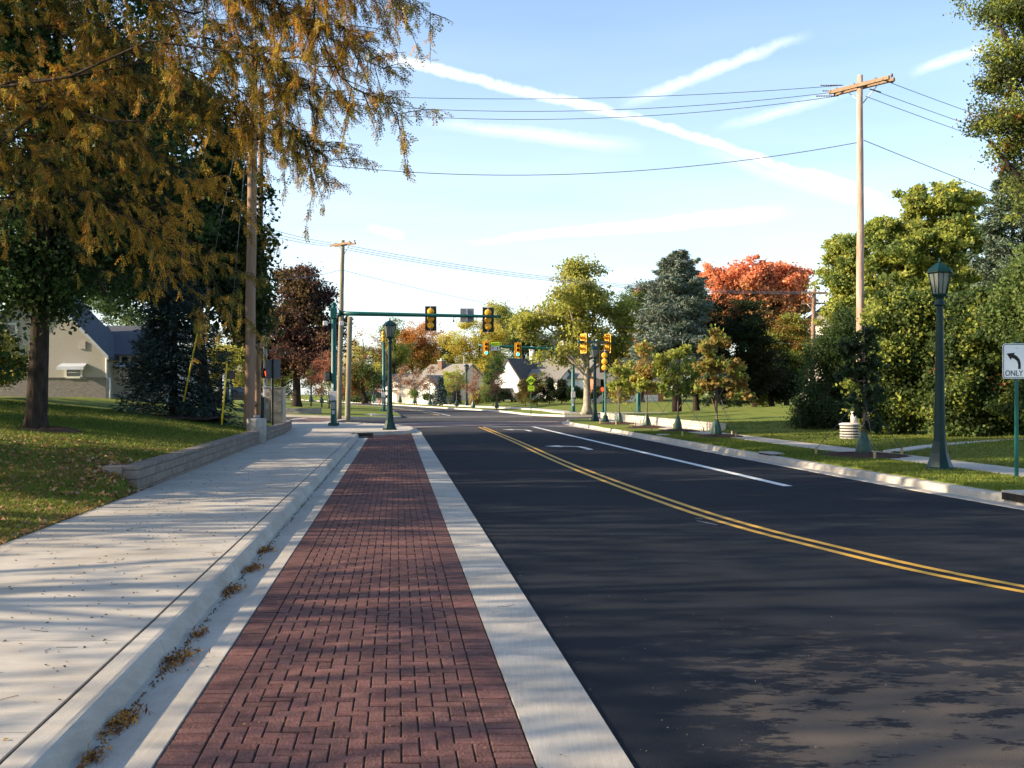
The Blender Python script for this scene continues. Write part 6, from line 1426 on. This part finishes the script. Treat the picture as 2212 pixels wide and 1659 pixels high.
# ------------------------------------------------------------------ young street trees with watering bags, mulch, stakes
def bag(label, base, s, group):
    o = empty('watering_bag', base, random.uniform(0, 6.28), label, 'watering bag', group, s); mb = MB(); rg = np.random.default_rng(int(abs(base[0]*100)))
    vs = []; n = 26; rows = [(0.0, 0.23), (0.10, 0.24), (0.22, 0.225), (0.34, 0.195), (0.46, 0.155), (0.56, 0.115), (0.64, 0.085), (0.69, 0.095)]; ph = rg.uniform(0, 6)
    for j, (z, r) in enumerate(rows):
        for k in range(n):
            a = 2*math.pi*k/n; w = 1+0.10*math.sin(5*a+ph+j*0.3)*(0.4+j/7)+0.06*math.sin(9*a-ph+j*0.5); fl = 1-0.16*abs(math.cos(a))
            vs.append((r*w*math.cos(a), r*w*fl*math.sin(a), z+(0.02*math.sin(3*a+ph) if j > 5 else 0)))
    mb.add(vs, [[j*n+k, j*n+(k+1) % n, (j+1)*n+(k+1) % n, (j+1)*n+k] for j in range(len(rows)-1) for k in range(n)], True); mb.build('sleeve', 'bag_green', o)
    mb = MB(); mb.tube([(0.03, -0.215, 0.06), (0.02, -0.19, 0.30), (0.0, -0.10, 0.60), (0, -0.06, 0.69)], 0.012, 5); mb.build('zip_strap', 'sign_black', o)
    return o
def stakes(label, base, h, rad, group, n=3, rot=0.5):
    o = empty('tree_stakes', base, rot, label, 'tree stakes', group)
    for k in range(n):
        a = 2*math.pi*k/n; p = Vector((rad*math.cos(a), rad*math.sin(a), 0)); mb = MB(); mb.box(p.x-0.025, p.x+0.025, p.y-0.025, p.y+0.025, -0.1, 0.2, None, 0.003); mb.build('stake', 'stake', o)
        mb = MB(); mb.tube([p+Vector((0, 0, 0.15)), (0, 0, h)], 0.0085, 4); mb.build('strap', 'wire', o)
    return o
def mulch(label, base, r, s=7):
    mb = MB(); n = 40; rows = [(r*1.0, -0.02), (r*0.85, 0.035), (r*0.6, 0.075), (r*0.3, 0.095), (0.02, 0.10)]; rg = np.random.default_rng(s); vs = []
    for j, (rr, z) in enumerate(rows):
        for k in range(n): a = 2*math.pi*k/n; q = rr*(1+0.08*math.sin(3*a+s)+0.03*rg.normal()); vs.append((q*math.cos(a), q*math.sin(a), z+0.012*rg.normal()))
    mb.add(vs, [[j*n+k, j*n+(k+1) % n, (j+1)*n+(k+1) % n, (j+1)*n+k] for j in range(4) for k in range(n)]); o = mb.build('mulch_bed', 'mulch'); o.location = base
    return tag(o, label, 'mulch', 'mulch beds', 'stuff')
AUT = [YG_, (0.26, 0.20, 0.05), (0.40, 0.22, 0.06), MG, (0.42, 0.17, 0.06)]
yt = [ # px, py(base), depth, lobes, colours, label bit
 (1866, 986, None, [(1872, 880, 40, 60), (1868, 760, 36, 60), (1850, 830, 30, 50), (1885, 820, 26, 40)], [DG2, (0.03, 0.05, 0.02)], 'at the foot of the right utility pole', 90),
 (1548, 944, None, [(1550, 800, 50, 30), (1540, 760, 32, 30), (1575, 825, 36, 22), (1510, 830, 30, 18), (1555, 730, 18, 22), (1530, 845, 24, 16), (1600, 850, 26, 12)], [YG_, (0.26, 0.20, 0.05), (0.36, 0.24, 0.07), MG, (0.40, 0.20, 0.07), MG], 'with the deepest orange leaves', 300),
 (1464, 932, None, [(1465, 800, 46, 28), (1470, 765, 28, 22), (1430, 780, 18, 16), (1490, 830, 36, 20), (1450, 835, 22, 18), (1475, 750, 10, 12)], [YG2, YG_, MG, (0.36, 0.24, 0.05)], 'with a low fork in its stem', 260),
 (1397, 924, None, [(1397, 790, 30, 30), (1410, 830, 36, 22), (1385, 760, 16, 22), (1375, 825, 20, 18), (1405, 750, 12, 14)], [YG2, (0.38, 0.26, 0.07), YG_, (0.4, 0.2, 0.07)], 'before the white garage door', 230),
 (1337, 916, None, [(1345, 800, 24, 24), (1340, 830, 28, 20), (1360, 815, 26, 20), (1330, 785, 12, 12)], [YG2, YEL2, YG_], 'nearest the right corner lamp', 200)]
for i, (px, py, _, lobes, cols, lb, n) in enumerate(yt):
    b = G(px, py, 0.156); Y = b.y; s = 1.0+0.0*i
    tree('young_tree', 'young tree '+lb, b, LP(Y, *lobes), cols, int(n*0.8), 13, (0.08, 0.26), (0.17, 0.13), 0.045, 'bark_brown', 200+i, 'young trees on the right verge', top=P(px+1, lobes[0][1]-30 if i else 700, Y), ntwig=60, wob=0.05, twig_r=0.012, gap=0.08, shell=1.5, fork=0.3)
    bag('green watering bag on the young tree '+lb, (b.x, b.y, b.z+0.06), 0.84 if i else 0.86, 'green watering bags on the right verge')
    mulch('dark mulch bed of the young tree '+lb, b, 1.0 if i else 1.25, 7+i)
    stakes('stakes and straps of the young tree '+lb, b, 1.75 if i else 1.6, 1.25, 'stakes of the young trees', 3, 0.4+0.5*i)
mulch('dark soil ring round the thick trunk on the left lawn', (mbx.x+0.1, mbx.y, lawn_left(mbx.x, mbx.y)-0.03), 0.95, 3)
b = P(375, 896, 36.5); mulch('dark bare soil under the spruce by the cream house', (b.x, b.y, lawn_left(b.x, b.y)-0.03), 2.2, 4)
farY = [ # far right kerb row and left ones: reddish thin crowns
 (1073, 881.5, 0.3, 'nearest the white house drive, far kerb', 0), (1022, 880, 0.3, 'just right of the small far lamp', 0), (986.5, 877, 0.3, 'just left of the small far lamp', 1), (928.6, 874, 0.35, 'before the tan house windows', 0),
 (895.6, 871.5, 0.35, 'left of the tan house front', 0), (864, 869.5, 0.4, 'right of the corner street lamp', 0), (807, 866, 0.5, 'before the porch house', 1), (695, 870.5, 0.72, 'left of the pair by the big corner pole', 2), (711, 872, 0.7, 'right of the pair by the big corner pole', 2), (672, 868, 0.75, 'under the purple tree', 1), (590, 864, 0.8, 'left behind the cabinets', 1)]
protos = []
for i, (px, py, z, lb, kind) in enumerate(farY):
    Y = {1073: 105, 1022: 113.5, 986.5: 120, 928.6: 134, 895.6: 146, 864: 158, 807: 165, 695: 91, 711: 90, 672: 93, 590: 93}[px]; b = P(px, py, Y); hgt = (90 if kind != 2 else 128)/F*Y
    cc = [[RUST, (0.34, 0.20, 0.12), (0.26, 0.15, 0.09)], [YEL2, (0.34, 0.22, 0.08), MG], [(0.42, 0.16, 0.10), (0.36, 0.15, 0.09), RUST]][kind]
    w = 0.24 if kind != 2 else 0.2
    L = [(b.x, b.y, b.z+hgt*0.55, hgt*w, hgt*w, hgt*0.22), (b.x+hgt*0.06, b.y, b.z+hgt*0.75, hgt*w*0.7, hgt*w*.7, hgt*0.18), (b.x-hgt*0.08, b.y, b.z+hgt*0.42, hgt*w*0.8, hgt*w*.8, hgt*0.12)]
    k = Y/F
    tree('young_tree', 'small thin crowned street tree '+lb, b, L, cc, 80 if kind != 2 else 230, 14, (4*k, 8*k), (2.6*k, 1.8*k), 0.05, 'bark_brown', 300+i, 'young trees along the far kerb', top=(b.x, b.y, b.z+hgt*0.95), ntwig=50, wob=0.04, twig_r=0.014, gap=-0.3, shell=1.5)
    bag('watering bag on the small tree '+lb, b, 14.0/F*Y/0.7, 'watering bags along the far kerb')

# ------------------------------------------------------------------ grass blades, fallen leaves, twigs
def blades(name, label, pts, h, w, cols, seed, patch=0.5):
    rg = np.random.default_rng(seed); n = len(pts); a = rg.uniform(0, 2*math.pi, n); d = np.stack([np.cos(a), np.sin(a), np.zeros(n)], 1)
    hh = h*rg.uniform(0.5, 1.3, (n, 1)); lean = rg.normal(0, 0.45, (n, 2))*hh
    top = pts+np.concatenate([lean, hh], 1); mid = pts+np.concatenate([lean*0.3, hh*0.55], 1); ww = w*rg.uniform(0.7, 1.3, (n, 1))
    V = np.stack([pts-d*ww/2, pts+d*ww/2, mid+d*ww/2.2, top], 1)
    ca = np.array(cols); q = nz(pts, patch, 4.2)+rg.normal(0, 0.35, n); kk = np.clip(((q+0.9)/1.8*len(ca)).astype(int), 0, len(ca)-1)
    o = quad_mesh(name, V, ca[kk]*rg.uniform(0.7, 1.3, (n, 1)), 'grass_blade'); return tag(o, label, 'grass', None, 'stuff')
GC = [(0.08, 0.13, 0.02), (0.12, 0.17, 0.025), (0.18, 0.20, 0.035), (0.26, 0.22, 0.06), (0.14, 0.19, 0.025)]
rg = np.random.default_rng(77)
def scatter_left(n, y0, y1, pw):
    Y = y0+(y1-y0)*rg.uniform(0, 1, n)**pw; px = rg.uniform(-60, 760, n); X = (px-CX)/F*Y; s = X+0.1107*Y
    lim = np.array([walk_l(y) for y in Y]); ok = s < lim-0.01-(Y > 17.0)*0.27; X, Y = X[ok], Y[ok]
    return np.stack([X, Y, [lawn_left(x, y) for x, y in zip(X, Y)]], 1)
blades('lawn_grass', 'short green and straw coloured grass of the left bank near the sidewalk', scatter_left(150000, 9.3, 20, 1.2), 0.05, 0.010, GC, 1)
blades('lawn_grass', 'darker lawn grass further up under the left trees', scatter_left(90000, 20, 36, 1.2), 0.06, 0.018, [GC[0], GC[1], GC[2], (0.20, 0.19, 0.05), GC[4]], 2)
n = 60000; Yv = rg.uniform(15, 44, n); sv_ = rg.uniform(9.96, 11.93, n); pv = np.stack([sv_-0.1107*Yv, Yv, np.full(n, 0.156)], 1)
blades('verge_grass', 'mown grass strip between the right kerb and sidewalk', pv, 0.045, 0.016, GC[:3]+[GC[4]], 3)
n = 60000; Yv = rg.uniform(19, 46, n); sv_ = 13.35+rg.uniform(0, 1, n)**1.5*14; X_ = sv_-0.1107*Yv
pv = np.stack([X_, Yv, [lawn_right(x, y) for x, y in zip(X_, Yv)]], 1)
pv = pv[(pv[:, 0]-0.0 < (2300-CX)/F*pv[:, 1])]
blades('lawn_grass', 'lawn grass beyond the right sidewalk and round the riser', pv, 0.05, 0.02, [GC[0], GC[1], (0.16, 0.16, 0.045), GC[4]], 4)
def litter(name, label, pts, l, cols, seed, up=1.5):
    rg2 = np.random.default_rng(seed); V = leaf_quads(pts, l, l*0.6, rg2, up, fold=0.25); ca = np.array(cols)
    o = quad_mesh(name, V, ca[rg2.integers(0, len(ca), len(pts))]*rg2.uniform(0.7, 1.3, (len(pts), 1)), 'leaf_litter'); return tag(o, label, 'leaves', None, 'stuff')
LC = [(0.42, 0.22, 0.12), (0.30, 0.14, 0.07), (0.45, 0.28, 0.08), (0.22, 0.11, 0.06), (0.50, 0.34, 0.22)]
p = scatter_left(6500, 9.0, 22, 1.1); p = p[rg.uniform(0, 1, len(p)) < 0.35+0.5*(nz(p, 0.6, 1.0) > 0)]; p[:, 2] += 0.03
litter('fallen_leaves', 'brown and pink fallen leaves scattered over the left bank', p, 0.085, LC, 5)
s_ = -4.2-np.abs(rg.normal(0, 0.10, 1100)); Yv = rg.uniform(8, 18, 1100); p = np.stack([s_-0.1107*Yv, Yv, np.full(1100, 0.165)], 1)
litter('fallen_leaves', 'reddish leaf line along the left edge of the sidewalk', p, 0.05, LC[:4], 6)
p = np.stack([rg.normal(-6.55, 0.35, 260), rg.normal(17.2, 0.7, 260), np.zeros(260)], 1); p[:, 2] = [lawn_left(x, y)+0.03 for x, y in p[:, :2]]
litter('fallen_leaves', 'drift of orange leaves against the stepped wall end', p[p[:, 0]+0.1107*p[:, 1] < -4.5], 0.10, LC, 7)
FLC = [(0.40, 0.17, 0.03), (0.22, 0.09, 0.03), (0.12, 0.05, 0.025), (0.45, 0.24, 0.05)]
for i, (px, py, r, lb) in enumerate(((265, 1560, 0.12, 'nearest clump of orange leaf litter in the gutter'), (385, 1425, 0.15, 'largest clump of orange leaf litter in the gutter'), (500, 1277, 0.14, 'long clump of leaf litter in the gutter beside the brick bay'),
                                     (545, 1230, 0.12, 'fourth clump of leaf litter up the gutter'), (572, 1190, 0.13, 'far green and orange clump of litter in the gutter'), (430, 1372, 0.07, 'small clump with a dark pod in the gutter'), (205, 1640, 0.08, 'small clump of litter at the bottom edge of the gutter'))):
    c = G(px, py, 0.02); m_ = 150 if r > 0.1 else 50; q = np.stack([c.x+rg.normal(0, r*0.36, m_), c.y+rg.normal(0, r*1.0, m_), 0.022+np.abs(rg.normal(0, 0.013, m_))], 1)
    q[:, 0] = np.maximum(q[:, 0], -1.49-0.1107*q[:, 1])
    rg2 = np.random.default_rng(400+i); V = leaf_quads(q, 0.05, 0.012, rg2, 0.8, fold=0.2); V2 = leaf_quads(q[:30], 0.14, 0.004, rg2, 1.5, fold=0.1); ca = np.array(FLC)
    V = np.concatenate([V, V2]); o = quad_mesh('leaf_clump', V, ca[rg2.integers(0, 4, len(V))]*rg2.uniform(0.6, 1.3, (len(V), 1)), 'leaf_litter'); tag(o, lb, 'leaf litter', 'leaf clumps in the gutter', 'stuff')
# thin line of debris along the kerb foot and in the walk joint, bits on bricks and walk
n = 1100; Yv = 3.5+rg.uniform(0, 1, n)**1.6*36; p = np.stack([-1.47+np.abs(rg.normal(0, 0.02, n))-0.1107*Yv, Yv, np.full(n, 0.021)], 1)
litter('gutter_debris', 'thin line of dark debris along the foot of the left kerb', p, 0.022, [(0.14, 0.09, 0.05), (0.22, 0.13, 0.05), (0.09, 0.06, 0.04)], 8)
n = 900; Yv = 3.5+rg.uniform(0, 1, n)**1.5*24; p = np.stack([rg.uniform(S0, S1, n)-0.1107*Yv, Yv, np.full(n, 0.018)], 1)
litter('leaf_bits', 'tiny yellow and brown leaf bits lying on the brick bay', p, 0.012, [(0.4, 0.26, 0.06), (0.15, 0.09, 0.04), (0.3, 0.2, 0.08)], 9, 3)
n = 620; Yv = 4.0+rg.uniform(0, 1, n)**1.4*20; p = np.stack([rg.uniform(-4.15, -1.75, n)-0.1107*Yv, Yv, np.full(n, 0.153)], 1)
litter('leaf_bits', 'tiny leaf bits and twigs lying on the left sidewalk', p, 0.026, [(0.10, 0.07, 0.05), (0.3, 0.2, 0.08), (0.06, 0.04, 0.03)], 10, 4)
n = 500; Yv = 4.0+rg.uniform(0, 1, n)**1.5*24; p = np.stack([rg.uniform(0.67, 4.0, n)-0.1107*Yv, Yv, np.full(n, 0.020)], 1)
litter('leaf_bits', 'tiny bits of grit and leaf on the concrete band and asphalt', p, 0.012, [(0.3, 0.24, 0.18), (0.1, 0.07, 0.05)], 11, 4)
for i in range(46):
    pass
mb = MB(); rg2 = np.random.default_rng(55)
for i in range(70):
    Y = 4+rg2.uniform()**1.4*12; s = rg2.choice([rg2.uniform(-4.1, -1.8), rg2.uniform(-1.1, 0.6), rg2.uniform(0.7, 1.0)], p=[0.75, 0.18, 0.07]); z = 0.154 if s < -1.7 else 0.021; a = rg2.uniform(0, 6.28); L = rg2.uniform(0.05, 0.16)
    c = SY(s, Y, z); d = Vector((math.cos(a), math.sin(a)*1.0, 0)); mb.tube([c-d*L/2, c+Vector((d.y, -d.x, 0))*L*rg2.normal(0, 0.12), c+d*L/2], 0.0018, 3)
tag(mb.build('fallen_twigs', 'bark_brown'), 'thin dry twigs lying on the sidewalk, bricks and concrete band', 'twigs', None, 'stuff')
